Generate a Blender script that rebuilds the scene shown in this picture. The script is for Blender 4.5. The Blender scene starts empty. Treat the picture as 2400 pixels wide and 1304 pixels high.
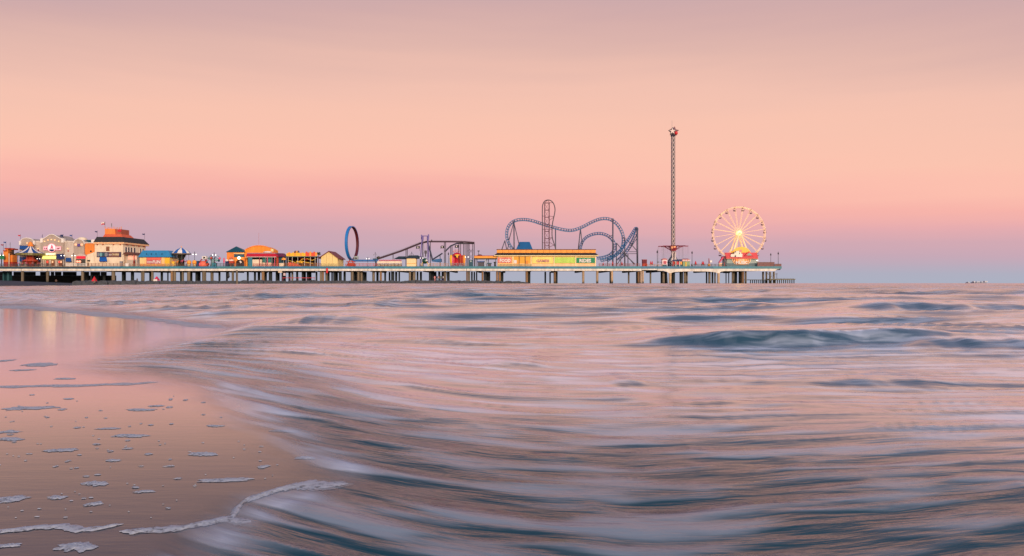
import bpy, math, random
import numpy as np
from mathutils import Vector, Matrix
random.seed(7)
SC = bpy.context.scene
COL = SC.collection
R = math.radians

# ------------------------------------------------------------------ camera
H = 0.8          # eye height above the water (m)
D = 314.5        # distance from the camera to the front edge of the pier (m)
F = 1666.7       # focal length in photo pixels (2400 wide)
HOR = 664.0      # horizon row of the photograph
cam_d = bpy.data.cameras.new('camera')
cam = bpy.data.objects.new('camera', cam_d); COL.objects.link(cam)
cam.location = (0, 0, H); cam.rotation_euler = (R(90), 0, 0)
cam_d.sensor_width = 36; cam_d.lens = 25.0
cam_d.shift_y = (HOR - 652) / 2400.0
cam_d.clip_start = 0.05; cam_d.clip_end = 30000
SC.camera = cam

def lin(c):
    c = c / 255.0
    return c / 12.92 if c <= 0.04045 else ((c + 0.055) / 1.055) ** 2.4
def L3(t): return tuple(lin(x) for x in t)

# ------------------------------------------------------------------ sky (dusk, looking away from the sunset)
SUN_AZ = R(22)     # the glow stands behind the camera, a little to the right
world = bpy.data.worlds.new('World'); SC.world = world; world.use_nodes = True
wt = world.node_tree; wt.nodes.clear()
def wn(t, **k):
    n = wt.nodes.new(t)
    for a, b in k.items(): setattr(n, a, b)
    return n
def wmath(op, a, b=None):
    n = wn('ShaderNodeMath', operation=op)
    for i, v in enumerate((a, b)):
        if v is None: continue
        if isinstance(v, (int, float)): n.inputs[i].default_value = v
        else: wt.links.new(v, n.inputs[i])
    return n.outputs[0]
def ramp_from(stops, nst=30, tmax=90.0, power=2.0):
    n = wn('ShaderNodeValToRGB'); r = n.color_ramp; r.interpolation = 'LINEAR'
    xs = [s[0] for s in stops]; cs = np.array([L3(s[1]) if max(s[1]) > 3 else s[1] for s in stops])
    while len(r.elements) < nst: r.elements.new(0.5)
    for i in range(nst):
        q = i / (nst - 1); e = tmax * q ** power
        j = min(max(np.searchsorted(xs, e) - 1, 0), len(xs) - 2)
        f = min(max((e - xs[j]) / (xs[j + 1] - xs[j]), 0), 1); f = f * f * (3 - 2 * f) * 0.5 + f * 0.5
        c = cs[j] * (1 - f) + cs[j + 1] * f
        r.elements[i].position = q; r.elements[i].color = (*c, 1)
    return n
tc = wn('ShaderNodeTexCoord'); sep = wn('ShaderNodeSeparateXYZ'); wt.links.new(tc.outputs['Generated'], sep.inputs[0])
# the bands arch over the point opposite the sun, so they sink towards both sides
zc = wmath('MAXIMUM', sep.outputs[2], 0.0)
hz = wmath('SQRT', wmath('MAXIMUM', wmath('SUBTRACT', 1.0, wmath('MULTIPLY', zc, zc)), 1e-6))
elev = wmath('MULTIPLY', wmath('ARCTAN2', zc, wmath('MAXIMUM', sep.outputs[1], wmath('MULTIPLY', hz, 0.7))), 180 / math.pi)
# the earth-shadow arch is highest opposite the sun: the pink band leans down to the right
fade = wmath('MAXIMUM', wmath('SUBTRACT', 1.0, wmath('DIVIDE', elev, 22.0)), 0.0)
tilt = wmath('MULTIPLY', wmath('MULTIPLY', sep.outputs[0], 3.7), fade)
low = wmath('MINIMUM', wmath('DIVIDE', elev, 7.0), 1.0)
# thin, barely visible streaks of high haze
wmp = wn('ShaderNodeMapping'); wmp.inputs['Scale'].default_value = (2.2, 2.2, 26.0); wt.links.new(tc.outputs['Generated'], wmp.inputs[0])
wnz = wn('ShaderNodeTexNoise'); wnz.inputs['Scale'].default_value = 1.0; wnz.inputs['Detail'].default_value = 4; wt.links.new(wmp.outputs[0], wnz.inputs[0])
wisp = wmath('MULTIPLY', wmath('SUBTRACT', wnz.outputs[0], 0.5), wmath('MULTIPLY', low, 3.8))
elev2 = wmath('MAXIMUM', wmath('ADD', elev, wmath('ADD', wmath('MULTIPLY', tilt, low), wisp)), 0.0)
qe = wmath('POWER', wmath('DIVIDE', elev2, 90.0), 0.5)
east = ramp_from([(0, (172, 177, 194)), (1.2, (176, 175, 192)), (2.4, (197, 169, 184)), (3.7, (209, 169, 180)),
                  (5.4, (233, 173, 175)), (7.0, (248, 180, 170)), (9.0, (253, 192, 175)), (11.5, (251, 197, 176)), (15, (243, 194, 177)),
                  (18.5, (225, 183, 173)), (22, (207, 170, 170)), (28, (172, 160, 180)), (38, (146, 153, 188)), (55, (130, 149, 192)), (90, (122, 146, 192))])
west = ramp_from([(0, (2.2, 1.5, 1.0)), (6, (2.1, 1.5, 1.05)), (14, (1.7, 1.3, 1.05)), (26, (1.1, .98, .96)), (45, (.58, .6, .70)), (65, (.34, .42, .60)), (90, (.22, .30, .53))])
wt.links.new(qe, east.inputs[0])
wt.links.new(wmath('POWER', wmath('DIVIDE', elev, 90.0), 0.5), west.inputs[0])
dp = wmath('ADD', wmath('MULTIPLY', sep.outputs[0], math.sin(SUN_AZ)), wmath('MULTIPLY', sep.outputs[1], -math.cos(SUN_AZ)))
wf = wn('ShaderNodeMapRange'); wf.interpolation_type = 'SMOOTHSTEP'
wt.links.new(dp, wf.inputs[0]); wf.inputs[1].default_value = -0.35; wf.inputs[2].default_value = 0.9
mixc = wn('ShaderNodeMix', data_type='RGBA')
wt.links.new(wf.outputs[0], mixc.inputs[0]); wt.links.new(east.outputs[0], mixc.inputs[6]); wt.links.new(west.outputs[0], mixc.inputs[7])
bg = wn('ShaderNodeBackground'); bg.inputs[1].default_value = 1.0
wt.links.new(mixc.outputs[2], bg.inputs[0])
out = wn('ShaderNodeOutputWorld'); wt.links.new(bg.outputs[0], out.inputs[0])

# ------------------------------------------------------------------ sun: last warm glow from behind the camera
sd = bpy.data.lights.new('sun', 'SUN'); sd.energy = 2.4; sd.angle = R(10); sd.color = (1.0, 0.80, 0.62)
sun = bpy.data.objects.new('sun', sd); COL.objects.link(sun)
SUN_EL = R(12)
dirv = Vector((-math.sin(SUN_AZ) * math.cos(SUN_EL), math.cos(SUN_AZ) * math.cos(SUN_EL), -math.sin(SUN_EL)))
sun.rotation_euler = dirv.to_track_quat('-Z', 'Y').to_euler()

vs = SC.view_settings
vs.view_transform = 'Standard'; vs.look = 'None'; vs.exposure = 0; vs.gamma = 1; vs.use_curve_mapping = False

# ------------------------------------------------------------------ helpers
def X(x, d=0.0): return (x - 1200.0) * (D + d) / F
def Z(y, d=0.0): return H + (HOR - y) * (D + d) / F
ZD = Z(624.5)                                   # deck level of the pier
S = F / D
WL = {}

class M:
    def __init__(s): s.v = []; s.f = []
    def add(s, vs, fs):
        b = len(s.v); s.v += [tuple(p) for p in vs]; s.f += [tuple(i + b for i in q) for q in fs]; return s
    def box(s, x0, x1, y0, y1, z0, z1):
        return s.frus(x0, x1, y0, y1, z0, x0, x1, y0, y1, z1)
    def frus(s, x0, x1, y0, y1, z0, a0, a1, b0, b1, z1):
        return s.add([(x0, y0, z0), (x1, y0, z0), (x1, y1, z0), (x0, y1, z0), (a0, b0, z1), (a1, b0, z1), (a1, b1, z1), (a0, b1, z1)],
                     [(3, 2, 1, 0), (4, 5, 6, 7), (0, 1, 5, 4), (1, 2, 6, 5), (2, 3, 7, 6), (3, 0, 4, 7)])
    def pb(s, x0, x1, y0, y1, d0, d1):            # photo-sized box standing at depth d0..d1 behind the pier's front edge
        return s.box(X(x0, d0), X(x1, d0), D + d0, D + d1, ZD if y1 is None else Z(y1, d0), Z(y0, d0))
    def prism(s, poly, y0, y1):
        n = len(poly)
        return s.add([(p[0], y0, p[1]) for p in poly] + [(p[0], y1, p[1]) for p in poly],
                     [tuple(range(n)), tuple(range(2 * n - 1, n - 1, -1))] + [(i, i + n, (i + 1) % n + n, (i + 1) % n) for i in range(n)])
    def pp(s, poly, d0, d1):
        return s.prism([(X(p[0], d0), ZD if p[1] is None else Z(p[1], d0)) for p in poly], D + d0, D + d1)
    def tube(s, pts, r, n=6, closed=False):
        pts = [Vector(p) for p in pts]; m = len(pts); ring = []
        for i, p in enumerate(pts):
            a = pts[(i - 1) % m] if (closed or i > 0) else p
            b = pts[(i + 1) % m] if (closed or i < m - 1) else p
            t = (b - a).normalized()
            up = Vector((0, 1, 0)) if abs(t.y) < 0.9 else Vector((1, 0, 0))
            u = t.cross(up).normalized(); w = t.cross(u)
            rr = r[i] if isinstance(r, (list, tuple)) else r
            ring.append([p + (u * math.cos(2 * math.pi * k / n) + w * math.sin(2 * math.pi * k / n)) * rr for k in range(n)])
        vs = [q for g in ring for q in g]; fs = []
        for i in range(m if closed else m - 1):
            j = (i + 1) % m
            for k in range(n): fs.append((i * n + k, i * n + (k + 1) % n, j * n + (k + 1) % n, j * n + k))
        if not closed: fs += [tuple(range(n - 1, -1, -1)), tuple((m - 1) * n + k for k in range(n))]
        return s.add(vs, fs)
    def bar(s, a, b, r, n=5): return s.tube([a, b], r, n)
    def pbar(s, a, b, r, d=0.0, d2=None, n=5):
        d2 = d if d2 is None else d2
        return s.bar((X(a[0], d), D + d, ZD if a[1] is None else Z(a[1], d)), (X(b[0], d2), D + d2, ZD if b[1] is None else Z(b[1], d2)), r, n)
    def lathe(s, cx, cy, prof, n=16, a0=0.0, a1=2 * math.pi):
        full = abs(a1 - a0 - 2 * math.pi) < 1e-6; k = n if full else n + 1
        vs = []; fs = []
        for r, z in prof:
            for i in range(k):
                a = a0 + (a1 - a0) * i / n; vs.append((cx + r * math.cos(a), cy + r * math.sin(a), z))
        for j in range(len(prof) - 1):
            for i in range(n):
                i2 = (i + 1) % k; fs.append((j * k + i, j * k + i2, (j + 1) * k + i2, (j + 1) * k + i))
        if full: fs += [tuple(range(k - 1, -1, -1)), tuple((len(prof) - 1) * k + i for i in range(k))]
        return s.add(vs, fs)
    def ball(s, c, r, n=10, sz=1.0):
        return s.lathe(c[0], c[1], [(max(r * math.sin(math.pi * i / 6), 1e-3), c[2] - r * sz * math.cos(math.pi * i / 6)) for i in range(7)], n)

def mesh_of(m, name, origin, smooth=False):
    me = bpy.data.meshes.new(name)
    o = Vector(origin)
    me.from_pydata([(p[0] - o.x, p[1] - o.y, p[2] - o.z) for p in m.v], [], m.f)
    if smooth: me.shade_smooth()
    me.update(); return me
def part(name, m, mat, parent=None, smooth=False, stuff=False, label=None):
    a = np.array(m.v); lo = a.min(0); hi = a.max(0)
    og = Vector(((lo[0] + hi[0]) / 2, (lo[1] + hi[1]) / 2, lo[2]))
    me = mesh_of(m, name, og, smooth); me.materials.append(mat)
    o = bpy.data.objects.new(name, me); COL.objects.link(o); WL[o] = og
    if parent is not None:
        o.parent = parent; o.location = og - WL[parent]
    else: o.location = og
    if stuff: o['kind'] = 'stuff'
    if label: o['label'] = label
    return o
def tag(o, label, cat, group=None):
    o['label'] = label; o['category'] = cat
    if group: o['group'] = group
    return o
def thing(name, label, cat, loc, group=None):
    o = bpy.data.objects.new(name, None); COL.objects.link(o); o.empty_display_size = 0.3
    o.location = loc; WL[o] = Vector(loc)
    return tag(o, label, cat, group)
def at(x, d, y=None): return (X(x, d), D + d, ZD if y is None else Z(y, d))
def dup(root, loc, label, scale=None):
    r = root.copy(); COL.objects.link(r); r.location = loc; r['label'] = label; WL[r] = Vector(loc)
    if scale: r.scale = scale
    for ch in list(root.children):
        c = ch.copy(); COL.objects.link(c); c.parent = r
        for g in list(ch.children):
            e = g.copy(); COL.objects.link(e); e.parent = c
    return r
def shared(name, src, parent, loc, scale=(1, 1, 1), rot=(0, 0, 0), mat=None):   # another piece with the same mesh
    o = src.copy(); o.name = name; COL.objects.link(o); o.parent = parent
    o.location = Vector(loc) - WL[parent]; o.scale = scale; o.rotation_euler = rot; WL[o] = Vector(loc)
    return o
def text_part(name, txt, x0, x1, y0, y1, d, mat, parent, depth=0.06, bold=0.02):
    cu = bpy.data.curves.new(name, 'FONT'); cu.body = txt; cu.extrude = 0.03; cu.offset = bold; cu.resolution_u = 2
    to = bpy.data.objects.new(name, cu); COL.objects.link(to)
    dg = bpy.context.evaluated_depsgraph_get(); me = bpy.data.meshes.new_from_object(to.evaluated_get(dg))
    bpy.data.objects.remove(to); bpy.data.curves.remove(cu)
    co = np.zeros(len(me.vertices) * 3); me.vertices.foreach_get('co', co); co = co.reshape(-1, 3)
    lo = co.min(0); hi = co.max(0); s = (hi - lo); s[s == 0] = 1
    w = X(x1, d) - X(x0, d); h = Z(y0, d) - Z(y1, d)
    n = np.zeros_like(co)
    n[:, 0] = ((co[:, 0] - lo[0]) / s[0] - 0.5) * w
    n[:, 2] = (co[:, 1] - lo[1]) / s[1] * h
    n[:, 1] = -((co[:, 2] - lo[2]) / s[2]) * depth
    me.vertices.foreach_set('co', n.ravel()); me.materials.clear(); me.materials.append(mat); me.update()
    o = bpy.data.objects.new(name, me); COL.objects.link(o)
    og = Vector(((X(x0, d) + X(x1, d)) / 2, D + d, Z(y1, d))); WL[o] = og
    o.parent = parent; o.location = og - WL[parent]
    return o

# ------------------------------------------------------------------ materials
MATS = {}
def mat(name, rgb, rough=0.6, var=0.12, scale=0.7, emit=0.0, metal=0.0, ecol=None, bump=0.0, streak=True):
    if name in MATS: return MATS[name]
    m = bpy.data.materials.new(name); m.use_nodes = True; nt = m.node_tree
    b = nt.nodes['Principled BSDF']; N = nt.nodes; Lk = nt.links
    c = L3(rgb)
    b.inputs['Roughness'].default_value = rough; b.inputs['Metallic'].default_value = metal
    tcn = N.new('ShaderNodeTexCoord'); mp = N.new('ShaderNodeMapping')
    mp.inputs['Scale'].default_value = (scale * 1.4, scale * 1.4, scale * (0.35 if streak else 1.4))
    nz = N.new('ShaderNodeTexNoise'); nz.inputs['Scale'].default_value = 1.0; nz.inputs['Detail'].default_value = 5
    cr = N.new('ShaderNodeValToRGB'); cr.color_ramp.elements[0].position = 0.3; cr.color_ramp.elements[1].position = 0.68
    k0 = 1 - var * 1.3; k1 = 1 + var * 0.5
    cr.color_ramp.elements[0].color = (c[0] * k0, c[1] * k0 * 0.99, c[2] * k0 * 0.97, 1)
    cr.color_ramp.elements[1].color = (min(c[0] * k1, 1), min(c[1] * k1, 1), min(c[2] * k1, 1), 1)
    Lk.new(tcn.outputs['Object'], mp.inputs[0]); Lk.new(mp.outputs[0], nz.inputs[0]); Lk.new(nz.outputs[0], cr.inputs[0])
    Lk.new(cr.outputs[0], b.inputs['Base Color'])
    if bump:
        bp = N.new('ShaderNodeBump'); bp.inputs['Strength'].default_value = 0.5; bp.inputs['Distance'].default_value = bump
        n2 = N.new('ShaderNodeTexNoise'); n2.inputs['Scale'].default_value = 3.0; n2.inputs['Detail'].default_value = 6
        Lk.new(tcn.outputs['Object'], n2.inputs[0]); Lk.new(n2.outputs[0], bp.inputs['Height']); Lk.new(bp.outputs[0], b.inputs['Normal'])
    if emit:
        b.inputs['Emission Color'].default_value = (*L3(ecol or rgb), 1); b.inputs['Emission Strength'].default_value = emit
    MATS[name] = m; return m
cream = mat('cream_paint', (236, 214, 186), 0.7)
white = mat('white_paint', (232, 222, 214), 0.6)
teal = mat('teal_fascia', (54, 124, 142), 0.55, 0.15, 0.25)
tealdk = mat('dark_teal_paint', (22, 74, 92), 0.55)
concrete = mat('pale_concrete', (232, 220, 206), 0.8, 0.22, 0.5)
piledk = mat('dark_pile', (34, 40, 42), 0.8, 0.4, 0.9, bump=0.05)
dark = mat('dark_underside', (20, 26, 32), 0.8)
black = mat('black_iron', (24, 24, 30), 0.5)
taupe = mat('taupe_render', (176, 158, 146), 0.8)
orange = mat('orange_paint', (232, 134, 54), 0.7)
redor = mat('brick_red_paint', (176, 58, 34), 0.7)
red = mat('red_metal_roof', (198, 26, 46), 0.5)
crimson = mat('crimson_steel', (150, 40, 62), 0.5)
blue = mat('blue_awning', (8, 70, 138), 0.7)
navy = mat('navy_awning', (14, 36, 90), 0.7)
skyblue = mat('blue_roof', (44, 128, 178), 0.5, 0.1)
roofdk = mat('charcoal_shingle', (42, 40, 42), 0.8, 0.2, 1.2)
tealroof = mat('teal_roof', (10, 72, 84), 0.5)
yellow = mat('yellow_paint', (240, 186, 44), 0.6)
amber = mat('amber_fascia', (246, 160, 60), 0.6)
pale_y = mat('pale_yellow_paint', (238, 208, 140), 0.65)
glass = mat('dark_glass', (18, 28, 44), 0.15, 0.2)
brown = mat('brown_timber', (112, 78, 56), 0.8, 0.3)
wood = mat('weathered_timber', (92, 86, 70), 0.9, 0.35, 1.0)
purple = mat('purple_steel', (92, 74, 150), 0.5)
trackbr = mat('maroon_flume', (72, 50, 58), 0.6)
steel = mat('dark_steel', (74, 68, 78), 0.5)
blusteel = mat('blue_coaster_steel', (18, 100, 154), 0.45)
rustst = mat('mauve_tower_steel', (124, 84, 96), 0.55)
lit_w = mat('lamp_globe', (255, 244, 230), 0.3, 0.0, emit=3.0)
lit_y = mat('lit_yellow_sign', (255, 236, 120), 0.5, 0.02, emit=1.1)
lit_warm = mat('lit_interior', (255, 190, 150), 0.6, 0.15, emit=0.5)
wheelm = mat('lit_wheel_steel', (255, 216, 170), 0.5, 0.05, emit=0.3, ecol=(255, 190, 130))
hublit = mat('lit_hub', (255, 240, 150), 0.5, 0.02, emit=1.6)
greenm = mat('green_sign_face', (20, 130, 84), 0.5)
pinkm = mat('pink_paint', (226, 96, 130), 0.5)
grey = mat('grey_metal', (136, 134, 140), 0.5)
pgrey = mat('pale_grey_panel', (168, 176, 172), 0.6)
def stain_mat(name, rgb):      # concrete pile with a dark weedy tide band at its foot
    m = mat(name, rgb, .85, .42, .9, bump=.05); nt = m.node_tree; N = nt.nodes; Lk = nt.links; b = N['Principled BSDF']
    old = b.inputs['Base Color'].links[0].from_socket; tcn = N.new('ShaderNodeTexCoord'); sp = N.new('ShaderNodeSeparateXYZ'); Lk.new(tcn.outputs['Object'], sp.inputs[0])
    oi = N.new('ShaderNodeObjectInfo'); nz = N.new('ShaderNodeTexNoise'); nz.inputs['Scale'].default_value = 2.2; Lk.new(tcn.outputs['Object'], nz.inputs[0])
    ad = N.new('ShaderNodeMath'); ad.operation = 'MULTIPLY_ADD'; Lk.new(nz.outputs[0], ad.inputs[0]); ad.inputs[1].default_value = -0.34; Lk.new(sp.outputs[2], ad.inputs[2])
    a2 = N.new('ShaderNodeMath'); a2.operation = 'MULTIPLY_ADD'; Lk.new(oi.outputs['Random'], a2.inputs[0]); a2.inputs[1].default_value = -0.16; Lk.new(ad.outputs[0], a2.inputs[2])
    mr = N.new('ShaderNodeMapRange'); Lk.new(a2.outputs[0], mr.inputs[0]); mr.inputs[1].default_value = 0.02; mr.inputs[2].default_value = 0.16
    mx = N.new('ShaderNodeMix'); mx.data_type = 'RGBA'; Lk.new(mr.outputs[0], mx.inputs[0]); mx.inputs[6].default_value = (0.022, 0.026, 0.022, 1); Lk.new(old, mx.inputs[7])
    Lk.new(mx.outputs[2], b.inputs['Base Color']); return m
stonem = mat('jetty_granite', (78, 80, 86), 0.85, 0.35, 1.2, bump=0.08, streak=False)
pilem = stain_mat('pile_concrete', (124, 110, 92))
# ------------------------------------------------------------------ sea, beach
def G(x, y):            # photo pixel -> point on the water plane
    yy = H * F / (y - HOR); return ((x - 1200) * yy / F, yy)
def sstep(a, b, x):
    t = np.clip((x - a) / (b - a), 0, 1); return t * t * (3 - 2 * t)
def hash2(ix, iy, seed):
    h = (ix.astype(np.int64) * 374761393 + iy.astype(np.int64) * 668265263 + seed * 1442695041) & 0x7fffffff
    h = ((h ^ (h >> 13)) * 1274126177) & 0x7fffffff
    return ((h ^ (h >> 16)) & 0xffff) / 65535.0
def vnoise(x, y, seed=0):
    ix = np.floor(x); iy = np.floor(y); fx = x - ix; fy = y - iy
    fx = fx * fx * fx * (fx * (fx * 6 - 15) + 10); fy = fy * fy * fy * (fy * (fy * 6 - 15) + 10)
    a = hash2(ix, iy, seed); b = hash2(ix + 1, iy, seed); c = hash2(ix, iy + 1, seed); e = hash2(ix + 1, iy + 1, seed)
    return (a * (1 - fx) + b * fx) * (1 - fy) + (c * (1 - fx) + e * fx) * fy
def fbm(x, y, seed=0, oct=3):
    t = 0; am = 0.5; tot = 0
    for o in range(oct):
        t = t + am * vnoise(x * 2 ** o + 17.3 * o, y * 2 ** o - 9.1 * o, seed + o); tot += am; am *= 0.5
    return t / tot
# shoreline, walked from far to near with the land on the left
shore = [(-900, 1800), (-330, 700), (-235, 430), (-196, 340), (-166, 302), (-150, 235), (-128, 170), (-112, 120), (-70, 62), (-34, 36)]
shore += [G(*p) for p in [(0, 717), (120, 724), (250, 737), (400, 754), (520, 769), (455, 790), (340, 818), (215, 850), (240, 872), (330, 886), (430, 905), (520, 945),
                          (600, 996), (680, 1042), (745, 1085), (775, 1120), (720, 1148), (610, 1178), (560, 1212), (490, 1236), (450, 1304), (400, 1420)]]
shore += [(-0.9, 1.2), (-0.8, 0.5), (-0.8, -5), (-3, -60), (-40, -500)]
shore = np.array(shore)
def signed(Xa, Ya):
    best = np.full(Xa.shape, 1e18)
    for i in range(len(shore) - 1):
        a = shore[i]; b = shore[i + 1]; ab = b - a; L2 = ab @ ab
        t = np.clip(((Xa - a[0]) * ab[0] + (Ya - a[1]) * ab[1]) / L2, 0, 1)
        best = np.minimum(best, (Xa - a[0] - t * ab[0]) ** 2 + (Ya - a[1] - t * ab[1]) ** 2)
    poly = np.vstack([shore, [(-9000, -500), (-9000, 1800)]])
    ins = np.zeros(Xa.shape, bool); j = len(poly) - 1
    for i in range(len(poly)):
        xi, yi = poly[i]; xj, yj = poly[j]
        if yi != yj:
            c = ((yi > Ya) != (yj > Ya)) & (Xa < (xj - xi) * (Ya - yi) / (yj - yi) + xi); ins ^= c
        j = i
    d = np.sqrt(best); return np.where(ins, -d, d)      # positive out at sea
def fan(r0, r1, nr, angs):
    rr = np.exp(np.linspace(math.log(r0), math.log(r1), nr))
    A, RR = np.meshgrid(np.radians(angs), rr)
    return RR * np.sin(A), RR * np.cos(A)
def grid_mesh(name, Xa, Ya, Za, keep=None):
    nr, na = Xa.shape; idx = np.arange(nr * na).reshape(nr, na)
    q = np.stack([idx[:-1, :-1], idx[:-1, 1:], idx[1:, 1:], idx[1:, :-1]], -1).reshape(-1, 4)
    if keep is not None: q = q[keep.ravel()[q].any(1)]
    me = bpy.data.meshes.new(name)
    me.vertices.add(nr * na); me.vertices.foreach_set('co', np.stack([Xa, Ya, Za], -1).astype(np.float32).ravel())
    me.loops.add(q.size); me.loops.foreach_set('vertex_index', q.astype(np.int32).ravel())
    me.polygons.add(len(q)); me.polygons.foreach_set('loop_start', np.arange(0, q.size, 4, dtype=np.int32))
    me.update(calc_edges=True); me.shade_smooth(); return me
def fattr(me, name, arr):
    a = me.attributes.new(name, 'FLOAT', 'POINT'); a.data.foreach_set('value', arr.astype(np.float32).ravel())

def beach_z(s, Xa, Ya):
    inland = np.maximum(-s, 0); sea = np.maximum(s, 0)
    far = sstep(110, 230, Ya)
    z = far * (inland * 0.046 + 0.02 * np.sin(inland * 0.22 + Xa * 0.02)) * sstep(0, 6, inland)
    z = np.minimum(z, 2.3) - np.minimum(0.02 + sea * 0.05, 3.0) * sstep(0, 1, sea / (1.2 + 0.3 * np.abs(Ya)))
    return z
angs = np.concatenate([np.arange(-180, -50, 3.0), np.arange(-50, 50.01, 0.35), np.arange(53, 180.1, 3.0)])
bx_, by_ = fan(0.5, 2500, 360, angs)
bs = signed(bx_, by_); bz = beach_z(bs, bx_, by_)
me = grid_mesh('beach', bx_, by_, bz)
beach = bpy.data.objects.new('beach', me); COL.objects.link(beach); beach['kind'] = 'structure'

# ---- sea surface
angs = np.concatenate([np.arange(-180, -46, 2.0), np.arange(-46, 46.01, 0.15), np.arange(48, 180.1, 2.0)])
sx, sy = fan(0.45, 9000, 960, angs)
ss = signed(sx, sy); Rr = np.hypot(sx, sy)
ul = sx
def spl(t): return np.log1p(np.exp(np.clip(t, -40, 40)))
g1 = -1.05 * 0.6 * spl(-(sx + 0.1) / 0.6) * (1 - sstep(6, 13, Rr))       # along the beach the water runs down and outwards
g2 = -0.36 * 0.5 * spl((sx + 0.1) / 0.5) * (1 - sstep(2.8, 8, Rr))       # the near wash runs up to the right
vl = sy + g1 + g2; vflow = vl
wob = 0.22 * (fbm(ul * 0.7, vl * 0.9, 5) - 0.5) + 0.9 * sstep(5, 20, Rr) * (fbm(ul * 0.12, vl * 0.25, 9) - 0.5)
vflow = vflow + wob
deep = sstep(0.0, 1.0, ss / (0.12 + 0.07 * Rr))
def ridge(n, p=1.3): return (1 - np.abs(2 * n - 1)) ** p
lee = sstep(0.05, 0.55, ss / Rr)
z = 0.012 * ridge(fbm(ul / 0.55, vflow / 0.17, 11, 2)) * (1 - sstep(7, 14, Rr))
z += 0.022 * ridge(fbm(ul / 1.6, vflow / 0.5, 12, 2)) * sstep(2.5, 5, Rr) * (1 - sstep(25, 50, Rr))
z += 0.20 * ridge(fbm(ul / 4.5, vflow / 1.5, 13, 2)) * sstep(6, 14, Rr) * (1 - sstep(90, 160, Rr))
z += lee * 0.33 * ridge(fbm(ul / 8., vflow / 2.4, 18, 2)) * sstep(13, 26, Rr) * (1 - sstep(120, 200, Rr))
z += lee * 0.95 * ridge(fbm(ul / 16., vflow / 5.0, 14, 3)) * sstep(22, 60, Rr)
z += lee * 0.6 * ridge(fbm(ul / 50., vflow / 16., 15, 2)) * sstep(90, 200, Rr)
foam = np.zeros_like(z); lip = np.zeros_like(z)
# single waves seen in the photograph: x range, foot row, crest height (m), depth of the face (m), foam
for x0, x1, yf, hh, lf, fo in [(1535, 2300, 828, 0.19, 0.42, .6), (2200, 2620, 838, 0.09, 0.5, .4), (2070, 2520, 756, 0.20, 1.2, .35), (2140, 2700, 717, 0.26, 2.2, .5), (1640, 1930, 712, 0.24, 2.2, .2),
                               (880, 1170, 722, 0.22, 2.0, .3), (600, 830, 782, 0.10, 1.0, .5), (1135, 1275, 878, 0.035, 0.4, .1), (1430, 1760, 735, 0.17, 1.6, .3),
                               (500, 720, 712, 0.2, 2.0, .5), (1380, 1560, 797, 0.06, 0.7, .1), (1880, 2300, 925, 0.03, 0.35, .2), (1440, 1520, 915, 0.02, 0.25, .1),
                               (1260, 1340, 690, 0.25, 3.0, .1), (1000, 1130, 697, 0.22, 3.0, .2), (2000, 2160, 700, 0.25, 3.5, .1), (760, 900, 742, 0.1, 1.5, .3)]:
    xa, ya = G(x0, yf); xb, _ = G(x1, yf); xc = (xa + xb) / 2; hw = (xb - xa) / 2
    yc = ya + lf + 0.35 * lf * (fbm(sx / max(hw * .5, .3), sx * 0, int(x0)) - 0.5) * 3 + 0.08 * (sx - xc)
    t = (sy - yc) / lf
    prof = np.where(t < 0, sstep(-1, 0.0, t) ** 1.15, np.exp(-np.maximum(t, 0) / 2.2))
    env = np.exp(-np.abs((sx - xc) / hw) ** 4) * (0.72 + 0.5 * fbm(sx / max(hw * .35, .2), sy * 0, int(x1)))
    z += hh * env * prof
    foam += fo * np.exp(-np.abs((sx - xc) / hw) ** 2.5) * np.exp(-((t + 1.05) / 0.45) ** 2) * (0.4 + fbm(sx / (lf * 1.5), sy / (lf * .3), 31))
    lip += fo * env * (np.exp(-((t - 0.12) / 0.16) ** 2) + 0.5 * sstep(.45, .75, fbm(sx / (lf * .22) + t * .8, sy * 0, 77)) * np.exp(-((t + 0.45) / 0.4) ** 2)) * (0.3 + fbm(sx / lf, sy / lf, 71))
    foam += 0.6 * fo * env * np.exp(-((t - 0.9) / 0.8) ** 2)
z = z * (0.06 + 0.94 * deep) + 0.004
# foam and churned water: a broad band along the beach, drifting sheets further out
n1 = fbm(ul / 1.4, vflow / 0.34, 21, 3); n2 = fbm(ul / 7., vflow / 1.6, 22, 3)
band = np.exp(-((ss / (0.06 + 0.035 * Rr)) - 0.25) ** 2 / 0.8)
foam += 1.0 * band * (0.45 + n1) * (1 - sstep(30, 80, Rr))
foam += 0.40 * sstep(0.5, 0.72, n2) * sstep(4, 9, Rr) * (1 - sstep(60, 140, Rr))

foam += 0.55 * sstep(0.54, 0.68, fbm(ul / 5.5, vflow / 1.3, 83, 3)) * sstep(14, 28, Rr) * (1 - sstep(160, 300, Rr))
milk = sstep(0.30, 0.62, fbm(ul / 3.2, vflow / 0.8, 61, 3))
foam += (0.34 + 0.40 * milk) * sstep(2.9, 5.6, Rr) * (1 - sstep(25, 70, Rr)) + 0.15 * milk * sstep(25, 60, Rr)
slope = np.gradient(z, axis=0) / np.gradient(Rr, axis=0)
foam = np.clip(foam, 0, 1) * (1 - 0.92 * sstep(0.03, 0.16, slope) * sstep(.5, 1, deep))
swath = np.exp(-(((ss - 0.11 * Rr) / (0.075 * Rr)) ** 2)) * (1 - sstep(8, 13, Rr))      # backwash running out clear and dark behind the foam edge
foam = foam + 0.8 * lip
foam *= 1 - 0.95 * swath * (0.55 + 0.7 * n1)
foam = np.clip(foam, 0, 1)
edge = sstep(-1.0, 1.5, ss / (0.10 + 0.038 * Rr) + 0.8 * (fbm(sx / (0.10 + .03 * Rr), sy / (0.10 + .03 * Rr), 41, 3) - 0.5))
z = 0.74 * np.tanh(z / 0.74)
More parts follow.
